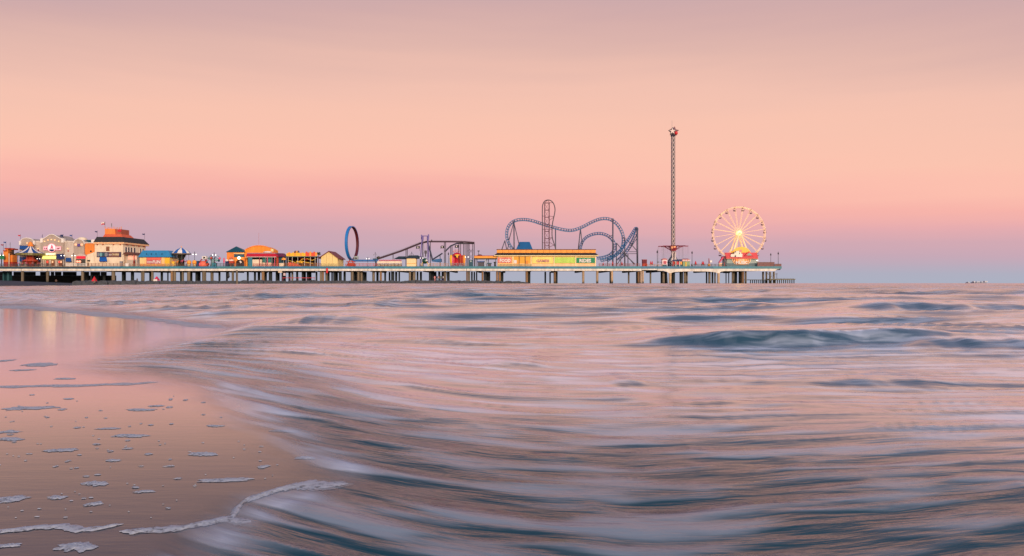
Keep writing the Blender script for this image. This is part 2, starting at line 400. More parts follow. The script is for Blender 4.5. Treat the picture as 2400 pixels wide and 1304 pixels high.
me = grid_mesh('sea', sx, sy, z, keep=edge > 0.001)
fattr(me, 'rip', np.clip(0.2 + 0.8 * (1 - sstep(2.4, 5.2, Rr)) + 0.9 * swath * (0.4 + n1) + 0.5 * sstep(15, 40, Rr), 0, 1)); fattr(me, 'foam', foam); fattr(me, 'edge', edge)
uv = me.attributes.new('flow', 'FLOAT_VECTOR', 'POINT')
uv.data.foreach_set('vector', np.stack([ul, vflow, ul * 0], -1).astype(np.float32).ravel())
sea = bpy.data.objects.new('sea', me); COL.objects.link(sea); sea['kind'] = 'structure'

def nodes(m):
    m.use_nodes = True; nt = m.node_tree
    return nt, nt.nodes, nt.links, nt.nodes['Principled BSDF']
def mk_noise(N, Lk, src, sc, detail=4, rough=0.55):
    mp = N.new('ShaderNodeMapping'); mp.inputs['Scale'].default_value = sc; Lk.new(src, mp.inputs[0])
    nz = N.new('ShaderNodeTexNoise'); nz.inputs['Scale'].default_value = 1; nz.inputs['Detail'].default_value = detail; nz.inputs['Roughness'].default_value = rough
    Lk.new(mp.outputs[0], nz.inputs[0]); return nz.outputs[0]
def mth(N, Lk, op, a, b=None, clamp=False):
    n = N.new('ShaderNodeMath'); n.operation = op; n.use_clamp = clamp
    for i, v in enumerate((a, b)):
        if v is None: continue
        if isinstance(v, (int, float)): n.inputs[i].default_value = v
        else: Lk.new(v, n.inputs[i])
    return n.outputs[0]
def mrange(N, Lk, v, a, b, c=0.0, d=1.0):
    n = N.new('ShaderNodeMapRange'); n.interpolation_type = 'SMOOTHSTEP'; Lk.new(v, n.inputs[0])
    for i, q in zip((1, 2, 3, 4), (a, b, c, d)): n.inputs[i].default_value = q
    return n.outputs[0]
def attr(N, name, vec=False):
    n = N.new('ShaderNodeAttribute'); n.attribute_name = name; return n.outputs['Vector' if vec else 'Fac']

m = bpy.data.materials.new('sea_water'); nt, N, Lk, B = nodes(m)
fl = attr(N, 'flow', True); fo = attr(N, 'foam'); ed = attr(N, 'edge')
a1 = mk_noise(N, Lk, fl, (1.5, 8.5, 1), 3, 0.5); a2 = mk_noise(N, Lk, fl, (4.0, 26, 1), 4, 0.6); a3 = mk_noise(N, Lk, fl, (0.8, 4.2, 1), 3, 0.5)
mixn = mth(N, Lk, 'ADD', mth(N, Lk, 'MULTIPLY', a1, 0.30), mth(N, Lk, 'ADD', mth(N, Lk, 'MULTIPLY', a2, 0.08), mth(N, Lk, 'MULTIPLY', a3, 0.62)))
streak = mrange(N, Lk, mixn, 0.455, 0.605)
ff = mth(N, Lk, 'ADD', mth(N, Lk, 'MULTIPLY', streak, mth(N, Lk, 'ADD', mth(N, Lk, 'MULTIPLY', fo, 0.75), 0.33)), mth(N, Lk, 'MULTIPLY', fo, 0.35), clamp=True)
cm = N.new('ShaderNodeMix'); cm.data_type = 'RGBA'
cm.inputs[6].default_value = (0.004, 0.046, 0.064, 1); cm.inputs[7].default_value = (0.72, 0.76, 0.86, 1)
Lk.new(ff, cm.inputs[0]); Lk.new(cm.outputs[2], B.inputs['Base Color'])
B.inputs['IOR'].default_value = 1.34
Lk.new(mrange(N, Lk, ff, 0.0, 0.9, 0.13, 0.5), B.inputs['Roughness'])
bp = N.new('ShaderNodeBump'); bp.inputs['Strength'].default_value = 1.0; bp.inputs['Distance'].default_value = 0.06
Lk.new(attr(N, 'rip'), bp.inputs['Strength']); Lk.new(mixn, bp.inputs['Height']); Lk.new(bp.outputs[0], B.inputs['Normal'])
Lk.new(mrange(N, Lk, attr(N, 'rip'), 0.2, 1.0, 0.95, 0.0), B.inputs['Coat Weight']); B.inputs['Coat IOR'].default_value = 1.5; B.inputs['Coat Roughness'].default_value = 0.14; Lk.new(bp.outputs[0], B.inputs['Coat Normal'])
Lk.new(ed, B.inputs['Alpha'])
sea.data.materials.append(m)

m = bpy.data.materials.new('wet_sand'); nt, N, Lk, B = nodes(m)
geo = N.new('ShaderNodeNewGeometry'); P = geo.outputs['Position']
s1 = mk_noise(N, Lk, P, (1.2, 1.2, 1.2), 6, 0.6); s2 = mk_noise(N, Lk, P, (160, 160, 160), 3, 0.6); s3 = mk_noise(N, Lk, P, (3.0, 14, 1), 4, 0.6)
cr = N.new('ShaderNodeValToRGB'); cr.color_ramp.elements[0].position = .3; cr.color_ramp.elements[1].position = .75
cr.color_ramp.elements[0].color = (0.026, 0.031, 0.046, 1); cr.color_ramp.elements[1].color = (0.048, 0.054, 0.074, 1)
Lk.new(mth(N, Lk, 'ADD', mth(N, Lk, 'MULTIPLY', s1, 0.7), mth(N, Lk, 'MULTIPLY', s2, 0.3)), cr.inputs[0]); Lk.new(cr.outputs[0], B.inputs['Base Color'])
sepz = N.new('ShaderNodeSeparateXYZ'); Lk.new(P, sepz.inputs[0])
dry = mrange(N, Lk, sepz.outputs[2], 0.012, 0.11)
rg = mth(N, Lk, 'ADD', mrange(N, Lk, s1, 0.35, 0.7, 0.07, 0.15), mth(N, Lk, 'MULTIPLY', dry, 0.85), clamp=True)
Lk.new(rg, B.inputs['Roughness'])
B.inputs['IOR'].default_value = 1.38
bp = N.new('ShaderNodeBump'); bp.inputs['Strength'].default_value = 0.6; bp.inputs['Distance'].default_value = 0.002
Lk.new(mth(N, Lk, 'ADD', s3, mth(N, Lk, 'MULTIPLY', s2, 0.05)), bp.inputs['Height']); Lk.new(bp.outputs[0], B.inputs['Normal'])
Lk.new(mth(N, Lk, 'MULTIPLY', mth(N, Lk, 'SUBTRACT', 1.0, dry), mrange(N, Lk, sepz.outputs[1], 2.6, 5.2, 0.12, 1.0)), B.inputs['Coat Weight']); B.inputs['Coat IOR'].default_value = 1.33; B.inputs['Coat Roughness'].default_value = 0.09; Lk.new(bp.outputs[0], B.inputs['Coat Normal'])
beach.data.materials.append(m)

# ---- foam left on the sand
foamm = bpy.data.materials.new('sea_foam'); nt, N, Lk, B = nodes(foamm)
tcn = N.new('ShaderNodeTexCoord'); f1 = mk_noise(N, Lk, tcn.outputs['Object'], (60, 60, 60), 5, 0.7)
cr = N.new('ShaderNodeValToRGB'); cr.color_ramp.elements[0].color = (.26, .27, .31, 1); cr.color_ramp.elements[1].color = (.62, .62, .66, 1)
Lk.new(f1, cr.inputs[0]); Lk.new(cr.outputs[0], B.inputs['Base Color']); B.inputs['Roughness'].default_value = 0.5
bp = N.new('ShaderNodeBump'); bp.inputs['Strength'].default_value = 0.8; bp.inputs['Distance'].default_value = 0.004
Lk.new(f1, bp.inputs['Height']); Lk.new(bp.outputs[0], B.inputs['Normal'])
Lk.new(mrange(N, Lk, mk_noise(N, Lk, tcn.outputs['Object'], (34, 60, 34), 4, 0.65), 0.30, 0.50, 0.2, 0.95), B.inputs['Alpha'])
def blob(m, cx, cy, rx, ry, h, seed, n=26, rings=5):
    rn = random.Random(seed); ph = [rn.uniform(0, 6.28) for _ in range(4)]; am = [rn.uniform(.06, .2) for _ in range(4)]
    b = len(m.v); vs = []
    for j in range(rings):
        q = 1 - j / rings
        for i in range(n):
            a = 2 * math.pi * i / n
            k = 1 + sum(am[t] * math.sin((t * 2 + 2) * a + ph[t]) for t in range(4)) + rn.uniform(-.12, .12)
            vs.append((cx + rx * k * q * math.cos(a), cy + ry * k * q * math.sin(a), 0.0015 + h * (1 - q ** 3) * (0.75 + .25 * math.sin(5 * a + ph[0] + 9 * q))))
    vs.append((cx, cy, h))
    fs = [(j * n + i, j * n + (i + 1) % n, (j + 1) * n + (i + 1) % n, (j + 1) * n + i) for j in range(rings - 1) for i in range(n)]
    fs += [((rings - 1) * n + i, (rings - 1) * n + (i + 1) % n, rings * n) for i in range(n)]
    m.add(vs, fs)
big = [(305, 1022, 80, 8, 'ragged foam patch with two humps on the upper wet sand'), (142, 1056, 68, 9, 'slim pale foam patch below the ragged two humped one'),
       (476, 1065, 65, 10, 'crumbly foam patch alone in the middle of the wet sand'), (530, 1126, 115, 11, 'longest foam streak on the wet sand beside the water edge'),
       (224, 1134, 55, 12, 'slanting foam patch in the middle of the lower sand'), (25, 1171, 52, 20, 'lumpy foam patch cut by the photo edge above the foam line'),
       (133, 1167, 38, 10, 'small bean shaped foam patch beside the lumpy edge patch'), (220, 1182, 32, 11, 'small round foam patch just above the foam line'),
       (180, 1283, 92, 22, 'biggest oval foam patch below the foam line'), (18, 1280, 50, 11, 'flat foam patch in the bottom corner of the photo'),
       (715, 1074, 42, 7, 'thin foam patch at the soft edge of the moving water'), (618, 1094, 24, 6, 'tiny foam patch below the thin one near the water edge'),
       (264, 1080, 30, 6, 'small foam patch between the slim and the crumbly ones'), (338, 1153, 36, 7, 'faint foam patch above the bend of the foam line'),
       (22, 1030, 52, 9, 'foam streak cut by the photo edge below a thinner one'), (18, 1013, 50, 5, 'thin foam streak cut by the photo edge above a thicker one'),
       (504, 999, 35, 5, 'short foam streak nearest the dark water bend'), (254, 1005, 48, 4, 'hair thin foam streak above the ragged two humped patch'),
       (330, 961, 60, 6, 'broken row of foam high on the pink sand'), (366, 952, 30, 4, 'small foam dash at the end of the broken row'),
       (668, 1011, 72, 6, 'long pale foam streak lying inside the wash'), (70, 957, 110, 9, 'wide flat foam sheet just below the water lip'),
       (95, 855, 76, 10, 'dark foam cluster on the mirror bright upper sand'), (10, 846, 24, 6, 'foam scrap at the photo edge on the mirror bright sand'),
       (152, 888, 42, 4, 'faint foam line just above the water lip'), (52, 868, 42, 4, 'thin foam dash below the dark cluster')]
for i, (x, y, wd, hp, lab) in enumerate(big):
    gx, gy = G(x, y); px = gy / F
    mm = M(); ry = hp * gy * gy / (F * H) * 0.42
    nb = 3 if wd > 60 else 2
    for k in range(nb):
        o = (k - (nb - 1) / 2) / nb
        blob(mm, gx + o * wd * px * .75, gy + o * ry * (0.8 if i % 2 else -0.6), wd * px * 0.5 / (nb * .62), ry * (1 - .25 * abs(o)), min(0.0055, 0.002 + hp * px * .13), i * 7 + k)
    f = part('foam_patch', mm, foamm, None, True)
    tag(f, lab, 'foam patch', 'foam patches left on the wet sand')
mm = M(); rn = random.Random(3); cnt = 0
while cnt < 120:
    x = rn.uniform(-20, 720); y = rn.uniform(925, 1215)
    if x > 430 + (y - 905) * 1.35 or (y > 1150 and x > 430): continue
    gx, gy = G(x, y); px = gy / F; wd = rn.choice([5, 6, 8, 10, 16]) * rn.uniform(.7, 1.3)
    blob(mm, gx, gy, wd * px * .5, wd * .16 * gy * gy / (F * H) * .5, 0.0022 + 0.06 * wd * px, cnt + 900, 10, 2); cnt += 1
part('foam_flecks', mm, foamm, None, True, stuff=True)['label'] = 'tiny foam flecks scattered over the wet sand'
def ribbon(pts, wpx, hgt, seed):
    mm = M(); rn = random.Random(seed); P2 = []
    for i in range(len(pts) - 1):
        for k in range(8):
            t = k / 8; P2.append((pts[i][0] * (1 - t) + pts[i + 1][0] * t, pts[i][1] * (1 - t) + pts[i + 1][1] * t))
    P2.append(pts[-1]); n = len(P2)
    rows = []
    for i, (x, y) in enumerate(P2):
        q = i / (n - 1); ww = wpx * (0.55 + .5 * vnoise(np.array([i * .23]), np.array([seed * 1.3]), seed)[0] + .55 * rn.random()) * min(1, min(q, 1 - q) * 8 + .12)
        gx, gy = G(x, y + 2.5 * (vnoise(np.array([i * .35]), np.array([3.3]), seed)[0] - .5)); k = gy * gy / (F * H)
        for s_, hz in ((-1.0, 0.0015), (-.6, .75), (0, 1.0), (.6, .7), (1.0, 0.0015)):
            rows.append((gx + s_ * ww * .12 * gy / F, gy + s_ * ww * k * .5, hz if hz < .01 else 0.0015 + hz * hgt * (.6 + .5 * rn.random()) * min(1, ww / wpx * 1.6)))
    fs = [(i * 5 + j, i * 5 + j + 1, (i + 1) * 5 + j + 1, (i + 1) * 5 + j) for i in range(n - 1) for j in range(4)]
    return mm.add(rows, fs)
for pts, wpx, hg, lab in [
    ([(-60, 1252), (20, 1246), (90, 1236), (150, 1235), (190, 1243), (235, 1240), (290, 1229)], 10, .006, 'foam line creeping in from the photo edge along the lower sand'),
    ([(280, 1247), (340, 1245), (420, 1240), (478, 1228), (530, 1218), (575, 1226), (632, 1240)], 13, .007, 'foam line along the lower sand ending in a blunt tongue'),
    ([(545, 1222), (556, 1192), (575, 1173), (620, 1160), (660, 1146), (705, 1137), (760, 1140), (830, 1136)], 17, .008, 'foam ridge curving up from the foam line into the water'),
    ([(-40, 908), (80, 906), (180, 904), (290, 901), (370, 897)], 5, .004, 'thin water lip line crossing the pink wet sand'),
    ([(-30, 717), (110, 722), (250, 736), (380, 751), (470, 763), (535, 770)], 5, .02, 'pale foam line along the far side of the mirror bright pool'),
    ([(520, 1286), (600, 1292), (700, 1300)], 8, .005, 'faint foam line in the shallow wash at the bottom')]:
    tag(part('foam_line', ribbon(pts, wpx, hg, int(abs(pts[0][1]))), foamm, None, True), lab, 'foam line', 'foam lines at the edge of the wash')
# ------------------------------------------------------------------ rock jetty, pier
DJ = 222.0
def XJ(x): return (x - 1200) * DJ / F
def ZJ(y): return H + (HOR - y) * DJ / F
jet = thing('rock_jetty', 'long low jetty of dark granite blocks in front of the pier', 'jetty', (XJ(700), DJ, 0))
def stone_mesh(seed):
    rn = random.Random(seed); mm = M()
    nx, ny, nz = 4, 3, 3; vs = {}
    for i in range(nx + 1):
        for j in range(ny + 1):
            for k in range(nz + 1):
                if 0 < i < nx and 0 < j < ny and 0 < k < nz: continue
                u, v_, w_ = i / nx - .5, j / ny - .5, k / nz
                sh = 1 - .10 * abs(2 * w_ - 1) ** 4
                vs[(i, j, k)] = len(mm.v); mm.v.append((u * sh + rn.uniform(-.035, .035), v_ * sh + rn.uniform(-.04, .04), w_ + rn.uniform(-.05, .05) - .14 * (2 * u) ** 2 * w_))
    def fc(a, b, c, d): mm.f.append((vs[a], vs[b], vs[c], vs[d]))
    for i in range(nx):
        for k in range(nz):
            fc((i, 0, k), (i + 1, 0, k), (i + 1, 0, k + 1), (i, 0, k + 1)); fc((i + 1, ny, k), (i, ny, k), (i, ny, k + 1), (i + 1, ny, k + 1))
    for j in range(ny):
        for k in range(nz):
            fc((0, j + 1, k), (0, j, k), (0, j, k + 1), (0, j + 1, k + 1)); fc((nx, j, k), (nx, j + 1, k), (nx, j + 1, k + 1), (nx, j, k + 1))
    for i in range(nx):
        for j in range(ny):
            fc((i, j, nz), (i + 1, j, nz), (i + 1, j + 1, nz), (i, j + 1, nz))
    me = mesh_of(mm, 'stone', (0, 0, 0), False); me.materials.append(stonem); return me
stones = [stone_mesh(i) for i in range(8)]
rn = random.Random(5); x = 172.0
while x < 1232:
    wpx = rn.uniform(13, 26); ztop = ZJ(658.2 + rn.uniform(-1.0, 1.4) + (0 if x < 1150 else (x - 1150) * .035))
    for row in (0, 1):
        o = bpy.data.objects.new('stone', rn.choice(stones)); COL.objects.link(o); o.parent = jet
        loc = Vector((XJ(x + wpx / 2 + row * 7), DJ + row * 2.1 + rn.uniform(-.3, .3), -0.5)); o.location = loc - WL[jet]
        o.scale = (wpx * DJ / F * .99, 2.2, max(0.8, ztop + .5 - row * rn.uniform(-.15, .3))); o.rotation_euler = (0, rn.uniform(-.03, .03), rn.choice((0, math.pi)) + rn.uniform(-.05, .05))
    x += wpx
pier = thing('pier', 'long pier on concrete piles carrying the amusement park', 'pier', (X(900), D + 15, 0))
xs0, xs1 = -140, 1832
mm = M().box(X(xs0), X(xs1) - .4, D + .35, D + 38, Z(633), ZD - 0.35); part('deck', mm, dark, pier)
# boards of the deck edge: fascia panels between joints, white edge beams below
rn = random.Random(2); fx = [xs0, -20, 60, 150, 212, 285, 352, 430, 508, 590, 668, 747, 822, 900, 980, 1060, 1120, 1200, 1280, 1362, 1440, 1504, 1590, 1670, 1760, 1832]
tealL = [teal, mat('teal_fascia_faded', (60, 122, 134), .55, .15, .25), mat('teal_fascia_blue', (48, 112, 140), .55, .15, .25)]
for a, b in zip(fx[:-1], fx[1:]):
    yt = 627.2 if b <= 212 else 624.5
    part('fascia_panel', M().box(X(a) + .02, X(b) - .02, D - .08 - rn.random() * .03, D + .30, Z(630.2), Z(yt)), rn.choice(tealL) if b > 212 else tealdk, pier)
part('deck_surface', M().box(X(xs0), X(xs1) - .1, D + .305, D + 38, ZD - .34, ZD), mat('deck_boards', (120, 104, 92), .9, .3), pier)
bxs = [xs0, 50, 111, 213, 394.5, 634, 747.5, 862, 1093.5, 1300, 1504.5, 1541]
for i, (a, b) in enumerate(zip(bxs[:-1], bxs[1:])):
    yb = 635.2 if b < 1541 else 633.4
    part('edge_beam', M().box(X(a) + .09, X(b) - .09, D - .02, D + .6, Z(yb), Z(630.25)), concrete, pier)
def arch(pts): return part('edge_beam', M().pp(pts, -.02, .6), concrete, pier)
arch([(1541.2, 630.25), (1628, 630.25), (1628, 636.3), (1604, 636.6), (1590, 637.2), (1581, 638.0), (1576.5, 639.0), (1574, 640.6), (1567.3, 640.6), (1565, 638.6), (1561, 636.4), (1555, 635.2), (1541.2, 635)])
arch([(1628.3, 630.25), (1740, 630.25), (1740, 635.6), (1698, 635.8), (1692, 636.6), (1688.5, 638), (1687, 640.6), (1680.6, 640.6), (1678, 639), (1670, 637.6), (1655, 636.7), (1628.3, 636.3)])
arch([(1740.3, 630.25), (1828, 630.25), (1820, 632.5), (1817, 635.6), (1740.3, 635.6)])
# crossheads under the deck
for k, xx in enumerate(range(250, 1800, 62)):
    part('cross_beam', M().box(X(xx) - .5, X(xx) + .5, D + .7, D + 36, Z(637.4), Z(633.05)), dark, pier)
# piles: (left, right, tone, depth) with tone 1 = pale weathered, 0 = dark, 2 = brown
unit = []
for mt in (piledk, pilem, stain_mat('brown_stained_pile', (142, 108, 76)), stain_mat('light_column', (190, 158, 124))):
    mm = M(); mm.lathe(0, 0, [(1, 0), (1.02, .12), (.98, .3), (1, .7), (1.03, 1)], 12)
    me = mesh_of(mm, 'pile', (0, 0, 0), True); me.materials.append(mt); unit.append(me)
def pile(x0, x1, tone, d, ytop=636.6, lean=0.0):
    xc = (x0 + x1) / 2; r = (x1 - x0) / 2 * (D + d) / F
    o = bpy.data.objects.new('pile', unit[tone]); COL.objects.link(o); o.parent = pier
    o.location = Vector((X(xc, d), D + d, -1.5)) - WL[pier]; o.scale = (r, r, Z(ytop, 0) + 1.5); o.rotation_euler = (0, lean, random.uniform(0, 6))
for p in [(50, 56, 1, 1), (108.5, 114, 1, 1), (190.6, 197, 1, 2), (200, 207, 0, 14), (212, 216, 0, 9), (224, 230, 0, 16), (241, 247, 0, 12),
          (262, 269.8, 1, 2), (285.5, 290, 0, 8), (290, 295, 0, 16), (307, 314, 0, 9), (331, 338.5, 1, 2), (350, 355, 0, 12), (354.5, 360, 1, 2), (376.5, 382, 0, 9), (392, 395, 0, 18),
          (400, 406, 2, 1.5), (406.5, 412.5, 1, 2), (422, 427, 0, 8), (426, 431, 1, 3), (438.5, 446, 1, 2), (446, 451, 0, 12), (458, 463.5, 0, 7), (463.5, 470, 0, 18), (474, 483, 1, 2), (493.5, 500.5, 1, 4),
          (512, 516.7, 0, 9), (529.7, 534, 0, 12), (543, 548.5, 1, 2), (578.6, 583, 0, 9), (595, 600, 0, 9), (604, 610, 0, 14), (613, 620, 2, 2), (620, 625.5, 0, 12), (630, 638, 0, 5), (646, 651, 0, 8), (650, 655.5, 0, 16),
          (660, 665, 0, 6), (665, 670, 0, 16), (676, 681, 0, 9), (683, 687.5, 1, 6), (694, 699, 0, 9), (707, 712, 0, 7), (711.5, 717, 0, 18), (719, 724.5, 0, 10), (724.5, 730, 0, 20), (739.6, 744, 0, 8),
          (749.5, 754.5, 1, 2), (754.8, 759.3, 2, 2.5), (762.5, 768, 1, 3), (767, 772.5, 0, 10), (776.5, 780, 0, 14), (781, 786.5, 0, 5), (786, 792, 0, 14), (794, 801, 0, 4), (805, 810.5, 0, 9),
          (822, 828.5, 1, 2), (828, 834, 0, 8), (834, 840, 0, 5), (837, 843, 1, 2.5), (844, 850, 1, 4), (848, 854, 0, 8), (852, 859.5, 0, 14), (829, 852, 0, 26),
          (872.4, 878.6, 1, 4), (882, 887.5, 0, 9), (890, 895, 2, 2), (900.5, 905, 0, 9), (911, 915, 0, 14), (916.6, 924, 0, 5), (926, 931, 0, 9), (934, 937.5, 0, 17),
          (958, 963.5, 1, 2), (963, 969, 0, 9), (967, 974, 1, 3), (976.5, 980.7, 0, 9), (984, 989, 0, 12), (1005, 1011, 0, 5), (1010, 1017, 0, 9), (1016, 1023, 0, 13), (1027, 1032, 0, 7), (1035, 1040, 0, 9), (1039.5, 1046, 1, 3), (1048.5, 1054, 0, 8),
          (1092.5, 1096.3, 2, 2), (1096.6, 1101.7, 1, 2), (1104, 1108, 0, 9), (1110, 1113.5, 0, 14), (1115.6, 1118.7, 0, 19), (1128.6, 1133.4, 2, 2), (1134, 1141, 0, 6), (1140, 1149, 0, 12),
          (1162.5, 1167.5, 2, 2), (1168, 1174, 2, 3), (1173, 1180, 0, 9), (1231.5, 1237.5, 2, 2), (1236.5, 1243.2, 0, 6), (1276, 1280, 0, 12), (1287.5, 1291, 0, 16), (1297.3, 1302.8, 2, 2), (1302, 1307, 0, 8),
          (1364.2, 1369.8, 3, 1), (1397, 1402.6, 3, 1), (1428.5, 1432, 0, 9), (1431.2, 1437, 3, 1), (1471.5, 1475.5, 1, 7), (1490.6, 1496, 0, 6), (1494, 1500, 2, 2), (1500.2, 1504.3, 3, 1), (1504.8, 1509, 3, 1),
          (1522.5, 1526.6, 1, 6), (1548.2, 1552.5, 0, 6), (1552, 1558, 1, 3), (1557.5, 1563.5, 0, 9), (1567.5, 1573.6, 3, .3), (1573.5, 1582, 0, 5), (1592.5, 1601, 0, 4), (1602.4, 1607.5, 1, 3), (1607.3, 1612, 1, 8),
          (1654.3, 1658, 0, 8), (1660, 1665.6, 1, 3), (1667.7, 1672, 0, 9), (1674, 1677.6, 1, 8), (1681, 1686.8, 3, .3), (1700.5, 1702.8, 0, 6), (1706.8, 1709, 0, 6), (1714.8, 1717.2, 1, 3), (1718, 1723.5, 0, 6), (1723, 1727.8, 0, 12),
          (1731, 1735, 0, 6), (1734.5, 1738.5, 0, 11), (1738, 1744, 2, 2), (1745.3, 1750, 1, 3), (1786.2, 1790.6, 1, 8), (1794.4, 1798.2, 1, 10), (1802.8, 1807, 1, 12), (1811.6, 1816, 1, 8)]:
    big_c = 3 if p[2] == 3 else p[2]
    pile(p[0], p[1], big_c, p[3], 640.5 if (p[3] == .3) else 635.0 if p[2] == 3 else 636.4)
for a, b, sgn in [(1714, 1720, .12), (1735, 1741, -.12), (1560, 1566, .1), (1592, 1598, -.08), (1049, 1054, -.09)]:
    pile(a, b, 0 if b < 1600 else 1, 4, 637, sgn)
part('pile_cap', M().pb(1698, 1711, 637.5, 640.6, 6, 8), dark, pier)
pole = tag(part('mooring_pole', M().lathe(XJ(564), DJ - 3, [(.32, -1.2), (.33, 1), (.3, ZJ(634))], 10), pilem, None, True), 'single tall pale pole standing free in front of the jetty', 'pole')
# dark land wall under the inshore end of the pier
sw = thing('seawall', 'dark seawall under the inshore end of the pier', 'seawall', (X(60, 40), D + 42, 0))
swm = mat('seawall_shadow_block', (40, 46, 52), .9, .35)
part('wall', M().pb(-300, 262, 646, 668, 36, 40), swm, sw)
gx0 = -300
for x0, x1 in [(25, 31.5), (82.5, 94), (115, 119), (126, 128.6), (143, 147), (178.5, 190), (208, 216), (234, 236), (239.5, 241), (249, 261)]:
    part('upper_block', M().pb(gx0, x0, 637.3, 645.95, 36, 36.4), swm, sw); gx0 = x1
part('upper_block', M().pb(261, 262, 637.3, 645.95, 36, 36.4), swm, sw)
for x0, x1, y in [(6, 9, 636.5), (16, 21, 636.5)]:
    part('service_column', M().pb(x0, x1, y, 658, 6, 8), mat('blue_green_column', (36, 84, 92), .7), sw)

# ------------------------------------------------------------------ generic pieces
def flag(x, y, ybase, d, mt, lab, w=5.0, h=4.0, wave=1, kind=None, left=True):
    r = thing('flag', lab, 'flag', at(x, d, ybase), 'flags on the pier roofs')
    part('pole', M().pbar((x, ybase), (x, y - h / 2 - .6), .06, d, n=6), steel, r)
    sg = -1 if left else 1
    if kind == 'texas':
        q = [(0, 1.9, 0, h, navy)] + [(1.9, w, 0, h / 2, white), (1.9, w, h / 2, h, red)]
    else: q = [(0, w, 0, h, mt)]
    for a, b, t0, t1, mm_ in q:
        m_ = M(); n = 5; vs = []
        for i in range(n + 1):
            u = a + (b - a) * i / n; dz = .5 * math.sin(u * .9) * wave + u * .12; k = 1 - .35 * (i / n) * (kind == 'pennant')
            for t in (t0, t1):
                tt = h / 2 + (t - h / 2) * k
                for e in (-.02, .02): vs.append((X(x + sg * u, d), D + d + e + .25 * math.sin(u), Z(y - h / 2 + tt + dz, d)))
        fs = []
        for i in range(n):
            b0 = i * 4; fs += [(b0, b0 + 4, b0 + 6, b0 + 2), (b0 + 1, b0 + 3, b0 + 7, b0 + 5), (b0, b0 + 1, b0 + 5, b0 + 4), (b0 + 2, b0 + 6, b0 + 7, b0 + 3)]
        fs += [(0, 2, 3, 1), (n * 4, n * 4 + 1, n * 4 + 3, n * 4 + 2)]
        part('cloth', m_.add(vs, fs), mm_, r)
    return r
def railing(x0, x1, d, mt, lab, y0=617.5, cat='railing', step=8, infill=True):
    r = thing('railing', lab, cat, at((x0 + x1) / 2, d), 'railings along the pier deck')
    zt = Z(y0, d); xa, xb = X(x0, d), X(x1, d)
    part('top_rail', M().box(xa, xb, D + d - .06, D + d + .06, zt - .1, zt), mt, r)
    part('bottom_rail', M().box(xa, xb, D + d - .04, D + d + .04, ZD + .15, ZD + .25), mt, r)
    n = max(1, int((x1 - x0) / step)); src = None
    for i in range(n + 1):
        xx = xa + (xb - xa) * i / n
        if src is None: src = part('post', M().box(xx - .07, xx + .07, D + d - .07, D + d + .07, ZD, zt + .06), mt, r)
        else: shared('post', src, r, (xx, D + d, ZD))
    if infill:
        mm = M(); k = int((xb - xa) / .32)
        for i in range(k):
            xx = xa + (i + .5) * (xb - xa) / k; mm.box(xx - .045, xx + .045, D + d - .02, D + d + .02, ZD + .252, zt - .102)
        part('balusters', mm, mt, r, stuff=True)
    return r
LAMP = {}
def lamp_post(x, ytop, d, lab, globes=2, lit=True):
    key = (globes, lit)
    if key not in LAMP:
        r = thing('lamp_post', lab, 'lamp post', (0, 0, 0), 'lamp posts along the pier'); h = 7.0
        part('base', M().lathe(0, 0, [(.32, 0), (.3, .5), (.14, .6), (.12, .9)], 8), black, r, True)
        part('post', M().lathe(0, 0, [(.10, .9), (.08, h - .4)], 8), black, r, True)
        part('finial', M().lathe(0, 0, [(.12, h - .42), (.16, h - .2), (.03, h + .15)], 8), black, r)
        if globes == 2:
            part('crossarm', M().tube([(-.75, 0, h - 1.15), (-.4, 0, h - .75), (0, 0, h - .8), (.4, 0, h - .75), (.75, 0, h - 1.15)], .05), black, r)
            for s_ in (-1, 1):
                part('globe', M().ball((s_ * .75, 0, h - 1.25), .23, 10), lit_w if lit else mat('unlit_globe', (150, 146, 150), .3), r, True)
        else: part('lantern', M().lathe(0, 0, [(.2, h - 1.2), (.34, h - .8), (.3, h - .5), (.05, h - .38)], 8), lit_w if lit else black, r)
        LAMP[key] = r; r['_h'] = h; tmpl = r
        hh = (Z(ytop, d) - ZD) / h; r.location = at(x, d); r.scale = (hh ** .6,) * 2 + (hh,); WL[r] = Vector(r.location); return r
    src = LAMP[key]; hh = (Z(ytop, d) - ZD) / 7.0
    return dup(src, at(x, d), lab, (hh ** .6, hh ** .6, hh))
def awning(name, x0, x1, y0, y1, d, proj, mt, parent, inset=1.2):
    return part(name, M().add([(X(x0, d), D + d, Z(y0, d)), (X(x1, d), D + d, Z(y0, d)), (X(x1 + inset, d - proj), D + d - proj, Z(y1, d - proj)), (X(x0 - inset, d - proj), D + d - proj, Z(y1, d - proj)),
                               (X(x0, d), D + d, Z(y1, d)), (X(x1, d), D + d, Z(y1, d))], [(0, 1, 2, 3), (0, 3, 4), (1, 5, 2), (3, 2, 5, 4), (0, 4, 5, 1)]), mt, parent)
def panel(name, x0, x1, y0, y1, d, mt, parent, t=.08): return part(name, M().pb(x0, x1, y0, y1, d - t, d), mt, parent)
